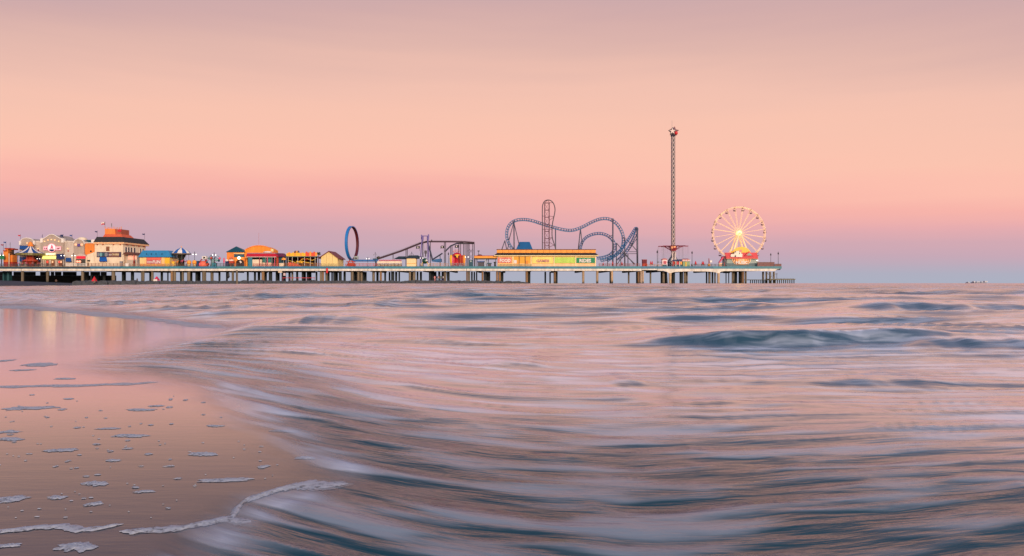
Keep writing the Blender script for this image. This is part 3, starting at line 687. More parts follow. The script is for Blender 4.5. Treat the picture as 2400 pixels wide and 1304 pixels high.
def window(parent, x0, x1, y0, y1, d, nx=0, ny=0, mt=None, fr=None):
    w_ = part('window', M().pb(x0, x1, y0, y1, d - .07, d - .01), mt or glass, parent)
    f = M(); e = .35
    f.pb(x0 - e, x1 + e, y0 - e, y0, d - .14, d - .005); f.pb(x0 - e, x1 + e, y1, y1 + e, d - .14, d - .005)
    f.pb(x0 - e, x0, y0, y1, d - .14, d - .005); f.pb(x1, x1 + e, y0, y1, d - .14, d - .005)
    for i in range(1, nx): xx = x0 + (x1 - x0) * i / nx; f.pb(xx - .2, xx + .2, y0, y1, d - .12, d - .075)
    for i in range(1, ny): yy = y0 + (y1 - y0) * i / ny; f.pb(x0, x1, yy - .2, yy + .2, d - .115, d - .078)
    part('frame', f, fr or mat('brown_frame', (110, 62, 44), .6), w_)
    return w_

# ------------------------------------------------------------------ inshore cluster
g = thing('entrance_tower', 'pair of orange gate towers with red caps and bases at the inshore pier end', 'tower', at(18, 8))
part('wall', M().pb(8, 12, 589, 614, 8, 11).pb(12, 18.4, 584.3, 614, 8, 11.2), orange, g)
part('wall', M().pb(19, 29.4, 598, 614, 9, 12), orange, g)
part('base', M().pb(8.2, 18.6, 614, None, 7.9, 11.3), redor, g); part('base', M().pb(18.9, 29.6, 614, None, 8.9, 12.1), redor, g)
part('cap', M().pb(10.2, 21, 581.5, 584.2, 7.5, 11.6), redor, g); part('cap', M().pb(7, 15, 586.8, 588.9, 7.4, 11), redor, g)
part('upper_frame', M().pb(19, 20.4, 584, 598, 9, 10).pb(28, 29.4, 586, 598, 9, 10).pb(19, 29.4, 590, 592.4, 9.1, 9.9).pb(20, 29, 594.5, 598, 9.15, 12), mat('dark_timber', (62, 46, 34), .8), g)
part('cap', M().pb(23, 30.4, 583, 585.8, 8.6, 12), redor, g)
part('post', M().pbar((21.2, None), (21.2, 594), .18, 7.4), cream, g)
sgn = thing('green_sign', 'green sign board on a post at the inshore pier end', 'sign', at(4, 6))
part('board', M().pb(-3, 9.4, 598, 608, 6, 6.3), greenm, sgn); part('post', M().pb(2.4, 3.4, 597, None, 6.35, 6.7), black, sgn)
for x, y, yb, mt, lab, ll in [(8, 574, 587, crimson, 'small dark red flag on the gate tower', 1), (14, 568, 582, blue, 'small blue flag above the gate tower', 1), (24, 572, 584, grey, 'furled grey flag over the gate tower', 1),
                              (48, 552, 561, red, 'small red pennant over the small mission gable', 1), (99.5, 553, 560, purple, 'furled purple flag on the middle of the mission facade', 1), (148, 552.5, 561, navy, 'large navy flag at the corner of the big mission gable', 1),
                              (169, 552, 566, blue, 'small blue flag over the plain grey wall', 1), (228, 543, 558, navy, 'small navy flag beside the black mansard roof', 1), (339, 549, 562, navy, 'small navy flag at the seaward end of the black roof', 1)]:
    fur = 'furled' in lab
    flag(x, y, yb, 9, mt, lab, 2.0 if fur else (8 if 'large' in lab else 5), 6 if fur else (6 if 'large' in lab else 3.4), 1, 'pennant')
flag(246, 523.5, 540, 14, red, 'red white and blue lone star flag over the orange roof tower', 9, 6, .6, 'texas')
flag(262, 527, 536, 14, grey, 'limp grey flag at the top of the orange roof tower', 2.2, 7)

b = thing('restaurant_building', 'grey mission style restaurant with white rounded gables and blue awnings', 'restaurant', at(105, 8))
part('wall', M().pp([(46, None), (80, None), (80, 567), (77.5, 567), (76, 563), (72, 560.4), (67, 559.4), (62.5, 559), (58, 559.4), (53, 560.4), (49, 563), (47.5, 567), (46, 567)], 8, 20), taupe, b)
part('wall', M().pp([(80.2, None), (95, None), (95, 566), (80.2, 566)], 8.5, 20), mat('pale_taupe_render', (200, 184, 172), .8), b)
part('wall', M().pp([(95, None), (149, None), (149, 562), (140, 559.8), (133, 556), (127, 552), (121, 550.5), (115, 552), (109, 556), (103, 559.8), (95, 562)], 7.5, 20), taupe, b)
part('wall', M().pp([(149.2, None), (173, None), (173, 566), (149.2, 566)], 8.2, 20), MATS['pale_taupe_render'], b)
def cop(pts, d, w=1.2):
    up = [(p[0], p[1] - w) for p in pts]
    return part('coping', M().pp(pts + up[::-1], d, d + .7), white, b)
cop([(47.8, 566), (49.5, 562.8), (53.5, 560.2), (58, 559.2), (62.5, 558.8), (67, 559.2), (71.5, 560.2), (75.5, 562.8), (77.3, 566)], 7.8, 1.5)
cop([(98.5, 560.6), (103, 559.6), (109, 555.8), (115, 551.8), (121, 550.3), (127, 551.8), (133, 555.8), (140, 559.6), (144.5, 560.6)], 7.2, 1.6)
for x0, x1, y0, y1 in [(44.4, 48, 565, 574), (76.8, 80.8, 564.6, 574), (93.8, 99.6, 559, 569), (143.2, 148.8, 559, 569)]:
    part('parapet_block', M().pb(x0, x1, y0, y1, 7.1, 8.6), white, b)
part('coping', M().pb(149.4, 173, 565, 566.6, 8, 9), white, b); part('coping', M().pb(81, 93.6, 565, 566.6, 8.3, 9), white, b)
for x0, x1, y0, y1, m_, lab in [(46.5, 66, 576, 584.5, blue, 'upper blue awning'), (46.5, 60, 603.5, 613, blue, None), (83, 94, 604, 613.5, navy, None), (132, 149.5, 595.5, 608, navy, None), (154.5, 166, 604.5, 613.5, blue, None)]:
    o = awning('awning', x0, x1, y0, y1, 8 if x1 < 95 or x0 > 150 else 7.4, 1.3, m_, b)
    if lab: o['label'] = lab
awning('awning', 100, 135, 600, 607, 7.4, 1.2, lit_y, b)['label'] = 'lit yellow awning'
for x0, x1, y0, y1 in [(108, 114, 610, 623.5), (119, 128, 610, 623.5), (137, 146, 611, 623.5), (84, 93, 614.5, 623.5), (49, 57, 614, 623)]:
    panel('doorway', x0, x1, y0, y1, 7.45 if x0 > 100 else 7.95, mat('dim_interior', (70, 40, 34), .7, .3, emit=.12, ecol=(255, 140, 80)), b)
for xx in (97, 101, 116.5, 131, 147): part('column', M().pb(xx, xx + 1.8, 608.5, None, 6.6, 7.2), MATS['pale_taupe_render'], b)
for xx, yy in [(88.5, 583), (158, 583), (104, 566), (112, 563), (120, 562), (128, 563), (137, 566), (63, 570)]:
    panel('wall_light', xx - 1.1, xx + 1.1, yy - .8, yy + .8, 7.45 if 95 < xx < 149 else 7.9, mat('warm_uplight', (255, 206, 140), .5, .05, emit=1.3, ecol=(255, 190, 120)), b, .2)
for xx, yy in [(88.5, 587), (159, 588.5)]:
    part('porthole', M().add([(X(xx + 1.5 * math.cos(a), 7.8), D + 7.95 + e, Z(yy + 1.5 * math.sin(a), 7.8)) for e in (0, .3) for a in np.linspace(0, 2 * math.pi, 12, endpoint=False)], [tuple(range(12)), tuple(range(23, 11, -1))] + [(i, i + 12, (i + 1) % 12 + 12, (i + 1) % 12) for i in range(12)]), redor, b)
for xx, c_ in [(111, red), (123, lit_warm), (139, red), (143, lit_warm)]: panel('window_display', xx - 1.6, xx + 1.6, 612, 616.5, 7.35, mat('lit_red_neon', (255, 70, 60), .5, .05, emit=.9) if c_ is red else lit_warm, b, .1)
def disc(x, y, r, d, t=.2, n=24, ry=None):
    ry = ry or r
    return M().prism([(X(x + r * math.cos(a), d), Z(y + ry * math.sin(a), d)) for a in np.linspace(0, 2 * math.pi, n, endpoint=False)], D + d - t, D + d)
s = thing('restaurant_sign', 'pink and white round sign with side wings on the big grey gable', 'sign', at(121, 7, 590))
part('wing_board', M().pb(101.6, 142.4, 578.2, 587, 6.9, 7.2), mat('pink_sign_edge', (240, 150, 170), .5, .05, emit=.25), s)
part('wing_face', M().pb(102.6, 141.4, 579.2, 586, 6.8, 6.88), mat('sign_white_face', (255, 226, 232), .5, .05, emit=.35), s)
part('roundel', disc(121, 581.5, 10.2, 6.78, .12), MATS['pink_sign_edge'], s); part('roundel_face', disc(121, 581.5, 9.0, 6.6, .1), MATS['sign_white_face'], s)
part('roundel_foot', M().pp([(114, 585), (128, 585), (125.5, 588.6), (121, 590), (116.5, 588.6)], 6.4, 6.46), navy, s)  # navy segment across the bottom of the roundel
part('emblem', M().pp([(118, 585), (119.5, 577), (121, 573.4), (123.2, 577), (124.4, 585), (121.4, 582)], 6.3, 6.36), pinkm, s)
text_part('lettering', 'BUBBA', 103.4, 114.6, 580, 585.4, 6.72, mat('dark_pink_print', (176, 60, 104), .5), s, .05, .03); text_part('lettering', 'GUMP', 128.4, 140.6, 580, 585.4, 6.72, MATS['dark_pink_print'], s, .05, .03)
s = thing('market_sign', 'row of lit pale letters above the yellow awning', 'sign', at(119, 7, 598))
text_part('lettering', 'MARKET', 108, 131, 593.6, 598.2, 7.1, mat('lit_pale_letters', (250, 246, 200), .5, 0, emit=.9), s, .2, .03)
part('bracket', M().pb(107, 132, 598.3, 598.9, 6.95, 7.45), black, s)

c = thing('swing_carousel', 'blue and white striped swing carousel with painted rim beside the grey restaurant', 'carousel ride', at(71, 5))
cx, cy = X(71.5, 5), D + 5
rr = (X(101, 5) - X(42, 5)) / 2
part('centre_column', M().lathe(cx, cy, [(1.5, ZD), (1.5, Z(616, 5)), (2.6, Z(613.5, 5)), (3.4, Z(612.5, 5)), (1.6, Z(607, 5)), (1.2, Z(600, 5)), (3.0, Z(598.6, 5))], 20), redor, c, True)
part('rounding_board', M().lathe(cx, cy, [(rr, Z(599.4, 5)), (rr * 1.01, Z(594.3, 5)), (rr * .96, Z(594.0, 5)), (rr * .96, Z(599.3, 5))], 28), mat('gilt_painted_board', (126, 116, 62), .5, .5, 2.0), c)
part('underside', M().lathe(cx, cy, [(1.2, Z(599.3, 5)), (rr * .955, Z(599.0, 5)), (rr * .955, Z(598.6, 5)), (1.2, Z(598.7, 5))], 28), dark, c)
for i in range(16):
    a0 = 2 * math.pi * i / 16; a1 = 2 * math.pi * (i + 1) / 16
    prof = [(rr * .99, Z(594.2, 5)), (rr * .62, Z(589.5, 5)), (rr * .34, Z(584.5, 5)), (rr * .12, Z(577.6, 5))]
    part('canopy_panel', M().lathe(cx, cy, prof, 2, a0, a1), white if i % 2 else blue, c)
part('crown', M().lathe(cx, cy, [(1.0, Z(578, 5)), (1.3, Z(575, 5)), (.8, Z(573, 5)), (.9, Z(570, 5)), (.1, Z(566.5, 5))], 12), orange, c, True)
for i in range(12):
    a = 2 * math.pi * (i + .5) / 12; p = Vector((cx + rr * .8 * math.cos(a), cy + rr * .8 * math.sin(a), 0))
    part('swing_seat', M().box(p.x - .3, p.x + .3, p.y - .3, p.y + .3, Z(618, 5), Z(616.8, 5)).bar((p.x, p.y, Z(617, 5)), (p.x, p.y, Z(599, 5)), .03), pinkm if i % 2 else grey, c)

b = thing('arched_gable_building', 'narrow grey building with round white topped gable and red awning sign', 'building', at(186, 9))
part('wall', M().pp([(173.4, None), (197.3, None), (197.3, 573), (195.5, 568.5), (192, 564.5), (187.5, 562), (184, 561.6), (180.5, 562), (176.5, 564.5), (173.4, 568.5)], 8, 18), taupe, b)
part('gable_trim', M().pp([(172.6, 570), (176, 564.2), (180.3, 561.6), (184, 561), (187.8, 561.6), (192.3, 564.2), (195.8, 568.3), (197.2, 573), (198.6, 572), (197, 567), (193.2, 562.7), (188.2, 560.1), (184, 559.4), (179.8, 560.1), (175, 562.7), (171.6, 568)], 7.6, 8.2), white, b)
part('dome', M().lathe(X(193, 14), D + 14, [(2.0, Z(572, 14)), (2.1, Z(562, 14)), (1.75, Z(558.5, 14)), (1.0, Z(556.6, 14)), (.05, Z(556, 14))], 16), cream, b, True)
part('porch_wall', M().pp([(175.4, None), (202.4, None), (202.4, 601), (198, 597.6), (191, 594.8), (187, 594.8), (180, 597.6), (175.4, 601)], 6, 7.9), MATS['pale_taupe_render'], b)
panel('porch_opening', 177.5, 200, 607.6, 624, 5.95, mat('dim_porch', (58, 62, 56), .7, .3), b)
for xx in (181.5, 187): part('hanging_lamp', M().ball((X(xx, 5), D + 5, Z(613.5, 5)), .5, 10), mat('pink_lamp', (255, 150, 120), .5, 0, emit=1.6), b, True)
for xx in (174.8, 201.6): part('column', M().pb(xx, xx + 1.8, 602, None, 5.3, 5.9), cream, b)
panel('red_sign_panel', 179, 200, 600.6, 606.6, 5.9, mat('lit_red_panel', (214, 30, 58), .5, .05, emit=.2), b, .2)
panel('medallion', 181, 187.5, 571.5, 578, 7.5, purple, b, .2); panel('wall_light', 174.6, 180, 571.6, 576, 7.5, lit_warm, b, .15); panel('wall_light', 188.5, 194, 571.6, 576, 7.5, lit_warm, b, .15)
b = thing('orange_annex', 'plain orange block between the arched gable and the white tavern', 'building', at(209, 10))
part('wall', M().pb(197.8, 222, 570.4, None, 8.6, 18), orange, b)
part('parapet', M().pb(197.4, 222, 568.6, 570.3, 8.3, 18.2), white, b); part('roof_unit', M().pb(199, 213, 562.5, 568.5, 12, 15), tealdk, b); part('roof_unit', M().pb(213.4, 222, 562, 568.5, 11, 14), white, b)
part('porthole', disc(213, 589.5, 2.0, 8.55, .1), dark, b)
# ------------------------------------------------------------------ tavern with the black roof
b = thing('tavern_building', 'white tavern with black mansard roof and orange tower on top', 'building', at(265, 6))
part('wall', M().pp([(222, None), (288, None), (288, 569), (222, 569)], 6, 26), cream, b)
part('lower_wall', M().pp([(203.6, None), (221.9, None), (221.9, 590.5), (219, 592), (203.6, 597.5)], 5.8, 12), cream, b)
def T(x, d): return X(x, d)
z0, z1 = Z(568.2, 6), Z(555.6, 6)
part('mansard_roof', M().frus(T(218.6, 5), T(290.5, 5), D + 5, D + 27.5, z0, T(226.5, 6.5), T(285, 6.5), D + 6.5, D + 26, z1).frus(T(222, 5.6), T(288, 5.6), D + 5.6, D + 26.6, z0 + .9, T(226.5, 6.5), T(285, 6.5), D + 6.5, D + 26, z1 + .05), roofdk, b)
part('eave', M().box(T(218.8, 5.1), T(290.3, 5.1), D + 5.1, D + 27.4, z0 - .75, z0 - .02), mat('peach_eave', (246, 190, 140), .7), b)
for xx in (227, 240, 265, 281): part('bracket', M().pb(xx - .8, xx + .8, 572.2, 574.6, 5.3, 5.95), redor, b)
for dd in (9, 14, 19, 24): part('bracket', M().box(T(288, 6) + .02, T(288, 6) + .7, D + dd - .2, D + dd + .2, z0 - 1.2, z0 - .77), redor, b)
xr = T(288, 6)
for dd, hw in [(8.5, .7), (10.8, .7), (13.0, .7), (15.8, .7), (21.2, .6), (23.4, .6)]:
    w_ = part('window', M().box(xr + .005, xr + .06, D + dd - hw, D + dd + hw, Z(590.5, 6), Z(579, 6)), glass, b)
    part('frame', M().box(xr + .003, xr + .1, D + dd - hw - .15, D + dd - hw - .01, Z(591, 6), Z(578.5, 6)).box(xr + .003, xr + .1, D + dd + hw + .01, D + dd + hw + .15, Z(591, 6), Z(578.5, 6)), white, w_)
window(b, 248.8, 255.8, 578.6, 588.6, 6, 3, 3, mat('amber_window', (150, 90, 60), .3, .2))
# porch on the seaward side
part('porch_roof', M().frus(xr + .02, xr + 5.6, D + 5.4, D + 19, Z(596.5, 6), xr + .02, xr + 3.0, D + 7.5, D + 19, Z(591, 6)), mat('rust_porch_roof', (112, 62, 46), .7), b)
part('porch_room', M().box(xr + .02, xr + 4.9, D + 9, D + 18.6, ZD, Z(596.6, 6)), MATS['pale_taupe_render'], b)
for k in (0, 1): part('lit_window', M().box(xr + .8 + k * 2.0, xr + 2.5 + k * 2.0, D + 8.9, D + 8.99, Z(608, 6), Z(598.5, 6)), mat('peach_lit_window', (255, 176, 150), .5, .05, emit=.55), b)
part('porch_post', M().box(xr + .3, xr + .62, D + 5.8, D + 6.1, ZD, Z(596.4, 6)), cream, b); part('porch_post', M().box(xr + 4.9, xr + 5.2, D + 5.8, D + 6.1, ZD, Z(596.4, 6)), redor, b)
part('doorway', M().box(xr + 3.1, xr + 4.0, D + 8.8, D + 8.98, ZD, Z(611, 6)), dark, b); part('booth', M().box(xr + .9, xr + 2.6, D + 6.4, D + 7.4, ZD, ZD + 1.5), white, b)
# tower on the roof
zt0 = z1 + .02
part('tower_skirt', M().frus(T(240, 10), T(288, 10), D + 10, D + 20, zt0, T(245.5, 11), T(284, 11), D + 11, D + 19, Z(549, 10)), mat('coral_tower_base', (214, 96, 58), .7), b)
part('tower_wall', M().frus(T(245.5, 11), T(270, 11), D + 11, D + 19, Z(549, 10) + .01, T(246, 11.2), T(268.6, 11.2), D + 11.2, D + 18.8, Z(536.6, 11)), mat('coral_orange_wall', (244, 136, 62), .7), b)
part('tower_wall', M().box(T(268.7, 11.6), T(284, 11.6), D + 11.6, D + 18.4, Z(549, 10) + .01, Z(537.4, 11)), mat('shaded_orange_wall', (166, 84, 60), .7), b)  # right face of the orange tower, its shade put into a darker colour
part('tower_panel', M().pb(276, 284, 538.5, 543.5, 11.4, 11.55), red, b)
for xx in (246.3, 251, 254.5, 258, 262, 267, 272, 276, 280, 284): part('finial', M().pbar((xx, 538), (xx, 533.5 if xx not in (246.3, 267, 284) else 531.5), .14, 11.8), orange, b)
part('lower_opening', M().pb(204.6, 211, 609.6, 613.4, 5.72, 5.79), dark, b); part('lower_opening', M().pb(205, 208.4, 616, 623.5, 5.72, 5.79), dark, b)
awning('awning', 233.5, 249.5, 603, 613, 5.98, 1.6, mat('bright_blue_awning', (0, 84, 168), .7), b)
s = thing('tavern_banner', 'long purple banner with bottles and tavern lettering on the white wall', 'banner', at(255.6, 5.8, 603))
part('board', M().pb(226.6, 283.8, 591, 603, 5.75, 5.95), mat('plum_banner', (64, 52, 84), .6, .15), s)
part('print_panel', M().pb(255, 279, 592, 602.4, 5.7, 5.74), mat('brown_banner_print', (128, 82, 74), .6, .3, 3), s)
for xx, r_, m_ in [(230.4, 2.6, grey), (236.5, 3.4, mat('sea_green_print', (110, 164, 170), .6, .3, 4)), (242.5, 3.0, tealdk), (249, 3.8, grey)]:
    part('picture', disc(xx, 597, r_, 5.7, .04, 14, 4.6), m_, s)
text_part('lettering', 'RON', 255.4, 261.8, 595.8, 599, 5.62, white, s, .05, .03); text_part('lettering', 'TAVERN', 262.8, 278.6, 594.6, 599.2, 5.62, mat('sand_print', (226, 204, 160), .6), s, .05, .03)
panel('service_box', 280.4, 286, 612.6, 624, 5.2, grey, b, .8)
tag(part('planter_box', M().pb(291.5, 301, 618.4, None, 2, 3.2), white), 'white box on the deck beside the tavern porch', 'box')
# ------------------------------------------------------------------ FUN building and carousel
b = thing('games_pavilion', 'yellow pavilion with wide blue hipped roof', 'building', at(365, 3))
part('wall', M().pb(327.5, 398, 602, None, 3, 11), pale_y, b)
part('roof', M().frus(X(323.6, 2.4), X(402.4, 2.4), D + 2.4, D + 13, Z(602.6, 2.4), X(332, 3.6), X(395, 3.6), D + 3.6, D + 12, Z(590.6, 3)).frus(X(332, 3.6), X(395, 3.6), D + 3.6, D + 12, Z(590.58, 3), X(333.5, 4), X(394, 4), D + 4, D + 11.6, Z(587.2, 3)), skyblue, b)
part('eave', M().box(X(324, 2.5), X(402, 2.5), D + 2.5, D + 12.9, Z(603.6, 2.4), Z(602.62, 2.4)), mat('deep_blue_eave', (20, 62, 96), .6), b)
for xx in (343.5, 354.5, 365.5, 379.5): part('roof_lamp', M().pbar((xx, 594.5), (xx - .4, 597.2), .12, 1.9).ball((X(xx, 1.9), D + 1.9, Z(594.6, 1.9)), .22, 8), tealdk, b)
part('shutter', M().pb(386, 397.6, 604.4, 624.4, 2.85, 2.98), yellow, b); part('pilaster', M().pb(378.4, 384.5, 604, 624.4, 2.8, 2.98), mat('peach_pilaster', (252, 196, 130), .6), b)
part('pilaster', M().pb(338.6, 343, 604, 624.4, 2.8, 2.98), MATS['peach_pilaster'], b); part('dado', M().pb(328, 385.6, 618.6, 624.4, 2.7, 2.78), amber, b)
s = thing('fun_sign', 'red panel with white FUN lettering on the yellow pavilion', 'sign', at(360, 2.7, 618))
part('board', M().pb(343.4, 377.4, 604, 618.4, 2.62, 2.76), mat('rose_sign_board', (196, 96, 104), .6, .15), s); part('picture', M().pb(344, 376, 604.2, 609.4, 2.56, 2.6), mat('coral_print', (240, 110, 84), .6, .25, 4), s)
text_part('lettering', 'FUN', 358, 376, 610.6, 617.8, 2.55, white, s, .08, .03); text_part('lettering', 'OCEAN', 344.4, 357, 612.4, 616.6, 2.55, white, s, .08, .03)
c = thing('carousel', 'small carousel under a blue and white umbrella canopy beside the blue roof', 'carousel', at(425, 6)); cx, cy = X(425, 6), D + 6
rr = (X(446, 6) - X(404.5, 6)) / 2
for i in range(12):
    part('canopy_panel', M().lathe(cx, cy, [(rr, Z(594.4, 6)), (rr * .72, Z(587.6, 6)), (rr * .34, Z(583.2, 6)), (.15, Z(580.4, 6))], 2, 2 * math.pi * i / 12, 2 * math.pi * (i + 1) / 12), white if i % 2 else mat('royal_blue_canvas', (30, 92, 170), .7), c)
part('rounding_board', M().lathe(cx, cy, [(rr * 1.0, Z(597, 6)), (rr * 1.01, Z(594.5, 6)), (rr * .95, Z(594.5, 6)), (rr * .95, Z(597, 6))], 24), mat('bronze_board', (108, 92, 78), .5, .4, 2), c)
part('centre_drum', M().lathe(cx, cy, [(1.3, ZD + .4), (1.2, Z(606, 6)), (2.0, Z(598, 6)), (2.6, Z(596.6, 6))], 16), mat('dark_green_drum', (28, 34, 26), .6), c, True)
part('platform', M().lathe(cx, cy, [(rr * .92, ZD), (rr * .92, ZD + .4), (.4, ZD + .42)], 24), tealdk, c)
for i in range(10):
    a = 2 * math.pi * (i + .3) / 10; p = (cx + rr * .8 * math.cos(a), cy + rr * .8 * math.sin(a)); z_ = ZD + 1.6 + .4 * (i % 3)
    part('horse', M().tube([(p[0] - .55, p[1], z_), (p[0] + .35, p[1], z_ + .05), (p[0] + .6, p[1], z_ + .55), (p[0] + .85, p[1], z_ + .45)], [.22, .24, .14, .09], 7).bar((p[0] - .4, p[1], z_), (p[0] - .5, p[1], z_ - .7), .07).bar((p[0] + .3, p[1], z_), (p[0] + .35, p[1], z_ - .7), .07), [white, orange, pinkm][i % 3], c, True)
    part('pole', M().bar((p[0], p[1], ZD + .4), (p[0], p[1], Z(596.8, 6)), .045), grey, c)
part('finial', M().lathe(cx, cy, [(.15, Z(580.5, 6)), (.2, Z(578.5, 6)), (.02, Z(576.5, 6))], 8), amber, c)
tag(part('yellow_bin', M().pb(402.5, 408.5, 613.5, None, 3, 4.4).pb(402, 409, 612.6, 613.4, 2.8, 4.6), yellow), 'yellow booth box at the corner of the blue roofed pavilion', 'box')
for x, lab in [(443, 'orange ball seat car beside the small carousel'), (455.5, 'orange balloon car nearer the kiddie ride')]:
    r_ = thing('balloon_car', lab, 'ride car', at(x, 4), 'balloon cars'); part('body', M().ball((X(x, 4), D + 4, Z(615.5, 4)), .95, 12, 1.15), amber, r_, True); part('base', M().lathe(X(x, 4), D + 4, [(.7, ZD), (.6, ZD + 1.1)], 10), pale_y, r_)
for nm, xs, ys, m_, lab, ct in [('control_cabin', (462.5, 457.5), (612, None), mat('cabin_blue', (20, 76, 134), .6), 'low blue cabin at the foot of the lit lamp post', 'cabin')]:
    r_ = thing(nm, lab, ct, at(460.5, 5)); part('wall', M().pb(457, 464, 613, None, 5, 7), m_, r_); part('roof', M().pb(456.4, 464.6, 612, 612.9, 4.8, 7.2), tealdk, r_)
k = thing('kiddie_ride', 'red and white children ride with square cabin and splayed arms', 'ride', at(476, 6))
part('base', M().lathe(X(477, 6), D + 6, [(2.2, ZD), (1.7, Z(616, 6)), (.8, Z(612, 6))], 14), mat('salmon_paint', (232, 110, 84), .6), k, True)
part('cabin', M().pb(473.6, 482.6, 600.8, 608, 5, 7), white, k); part('cabin_window', M().pb(476, 480.6, 602.4, 606.4, 4.9, 4.98), dark, k)
for s_ in (-1, 1):
    part('arm', M().tube([(X(477 + s_ * 3, 5.6), D + 5.6, Z(608, 6)), (X(477 + s_ * 7, 5.2), D + 5.2, Z(611, 6)), (X(477 + s_ * 9, 5), D + 5, Z(619, 6))], [.3, .28, .34], 8), crimson, k, True)
    part('seat', M().pb(477 + s_ * 9 - 1.6, 477 + s_ * 9 + 1.6, 617, 622.5, 4.2, 5.6), pinkm if s_ < 0 else redor, k)
k = thing('octopus_ride', 'grey green ride with bent arms and round cars beside a lit lamp', 'ride', at(499, 7))
part('hub', M().lathe(X(499, 7), D + 7, [(1.3, ZD), (.8, Z(614, 7)), (1.1, Z(609, 7)), (.2, Z(606, 7))], 12), mat('grey_green_steel', (112, 140, 146), .5), k, True)
for i in range(8):
    a = 2 * math.pi * (i + .2) / 8; ex = 2.9 * math.cos(a); ey = 2.9 * math.sin(a); zz = Z(603 + 5 * (i % 3), 7)
    part('arm', M().tube([(X(499, 7), D + 7, Z(610, 7)), (X(499, 7) + ex * .55, D + 7 + ey * .55, zz + .9), (X(499, 7) + ex, D + 7 + ey, zz)], .13, 6), MATS['grey_green_steel'], k, True)
    part('car', M().ball((X(499, 7) + ex, D + 7 + ey, zz - .55), .55, 8), [pinkm, tealdk, redor, mat('mint', (120, 170, 160), .6)][i % 4], k, True)
part('base', M().pb(497, 506, 616.5, None, 4.6, 6), teal, k)
# ------------------------------------------------------------------ orange buildings, red awning kiosk
b = thing('pyramid_roof_building', 'orange building with dark teal pyramid roof', 'building', at(551, 8))
part('wall', M().pb(531.5, 573.4, 591, None, 8, 15), orange, b)
part('roof', M().frus(X(528.6, 7.4), X(574.4, 7.4), D + 7.4, D + 15.6, Z(591.2, 7.4), X(553, 11) - .1, X(553, 11) + .1, D + 11.4, D + 11.6, Z(577.8, 11)), tealroof, b)
part('lintel', M().pb(548, 573, 593.4, 595.2, 7.8, 7.98), pale_y, b); panel('shutter', 548.4, 572.6, 596.2, 603.2, 7.98, tealdk, b)
part('arch_opening', M().pp([(553.4, None), (553.4, 613), (556, 610), (560, 608.4), (564, 608.2), (568, 609.2), (571.6, 612), (572.2, None)], 7.85, 7.97), mat('arch_shadow', (44, 20, 16), .8), b)
part('bollard_light', M().pbar((562, 612), (565.5, 617), .35, 6.4).ball((X(564, 6.4), D + 6.4, Z(614.5, 6.4)), .42, 8), white, b)
part('wall_light', M().ball((X(560, 7), D + 7, Z(605, 7)), .6, 10), mat('flood_lamp', (255, 246, 200), .4, 0, emit=6.0), b, True)
k = thing('snack_cart', 'pink and red snack cart in front of the orange wall', 'cart', at(541.5, 5)); part('body', M().pb(536.5, 547, 612, 617.4, 5, 6.6), redor, k); part('canopy', M().lathe(X(541.5, 5.8), D + 5.8, [(1.05, Z(605, 5)), (.7, Z(603), ), (.05, Z(600.6))], 10), mat('salmon_canopy', (250, 110, 90), .7), k)
part('post', M().pbar((541.5, 612), (541.5, 604.5), .07, 5.8), white, k); part('goods', M().pb(537.4, 546, 608.6, 611.9, 5.2, 6.3), mat('pink_white_goods', (250, 220, 210), .6, .3, 4), k)
for xx in (538.5, 545): part('wheel', M().prism([(X(xx, 5) + .5 * math.cos(a), ZD + .5 + .5 * math.sin(a)) for a in np.linspace(0, 6.283, 12, endpoint=False)], D + 4.85, D + 4.98), black, k)
k = thing('blue_stand', 'small blue stand with white goods next to the pink cart', 'stand', at(531, 5)); part('counter', M().pb(528, 534.6, 612.5, None, 5, 6), navy, k); part('goods', M().pb(528.4, 534.2, 608.4, 612.4, 5.2, 5.8), white, k)
tag(part('furled_banner', M().lathe(X(525, 4), D + 4, [(.08, ZD), (.1, Z(618, 4)), (.42, Z(614, 4)), (.4, Z(607, 4)), (.05, Z(604, 4))], 8), pinkm, None, True), 'tall furled pink banner at the deck edge before the orange wall', 'banner')
b = thing('arched_facade_building', 'bright orange building with a broad arched top', 'building', at(606, 9))
ar = [(573.6 + 66.4 * i / 16, 576.2 + 10.2 * abs(2 * i / 16 - 1) ** 2.2) for i in range(17)]
part('wall', M().pp([(573.6, None)] + ar + [(640, None)], 9, 16), mat('arch_orange', (246, 146, 42), .7, .15), b)
part('arch_trim', M().pp(ar + [(p[0], p[1] - 1.3) for p in ar[::-1]], 8.6, 9.6), mat('peach_trim', (240, 150, 100), .7), b)
part('pilaster', M().pb(577.2, 582, 603, None, 6.4, 7), amber, b); part('pilaster', M().pb(574, 577, 586, 606, 8.5, 8.98), amber, b); part('parapet_block', M().pb(634.5, 640.6, 584, 590, 8.4, 8.98), pale_y, b)
part('roof_dome', M().lathe(X(627, 5), D + 5, [(1.95, Z(592.6, 5)), (1.7, Z(590.6, 5)), (1.0, Z(589.4, 5)), (.05, Z(589, 5))], 16), white, b, True)
part('mast', M().pbar((606.5, 576), (606.5, 546), .07, 11), mat('rose_mast', (190, 130, 140), .5), b)
k = thing('red_awning_kiosk', 'long kiosk with bright red awning roof and cream counters', 'kiosk', at(612, 3))
part('roof_edge', M().pb(579, 646, 592.7, 595.2, 3.4, 8), mat('mauve_roof_edge', (160, 110, 124), .6), k)
part('awning', M().frus(X(575.6, 1.4), X(648.5, 1.4), D + 1.4, D + 9, Z(602, 1.4), X(579, 3.4), X(645, 3.4), D + 3.4, D + 8, Z(595.24, 3.4)), mat('scarlet_awning', (204, 16, 40), .6, .08), k)
part('awning_hem', M().pb(577.4, 647.4, 602.1, 603.2, 1.5, 2.0), white, k)
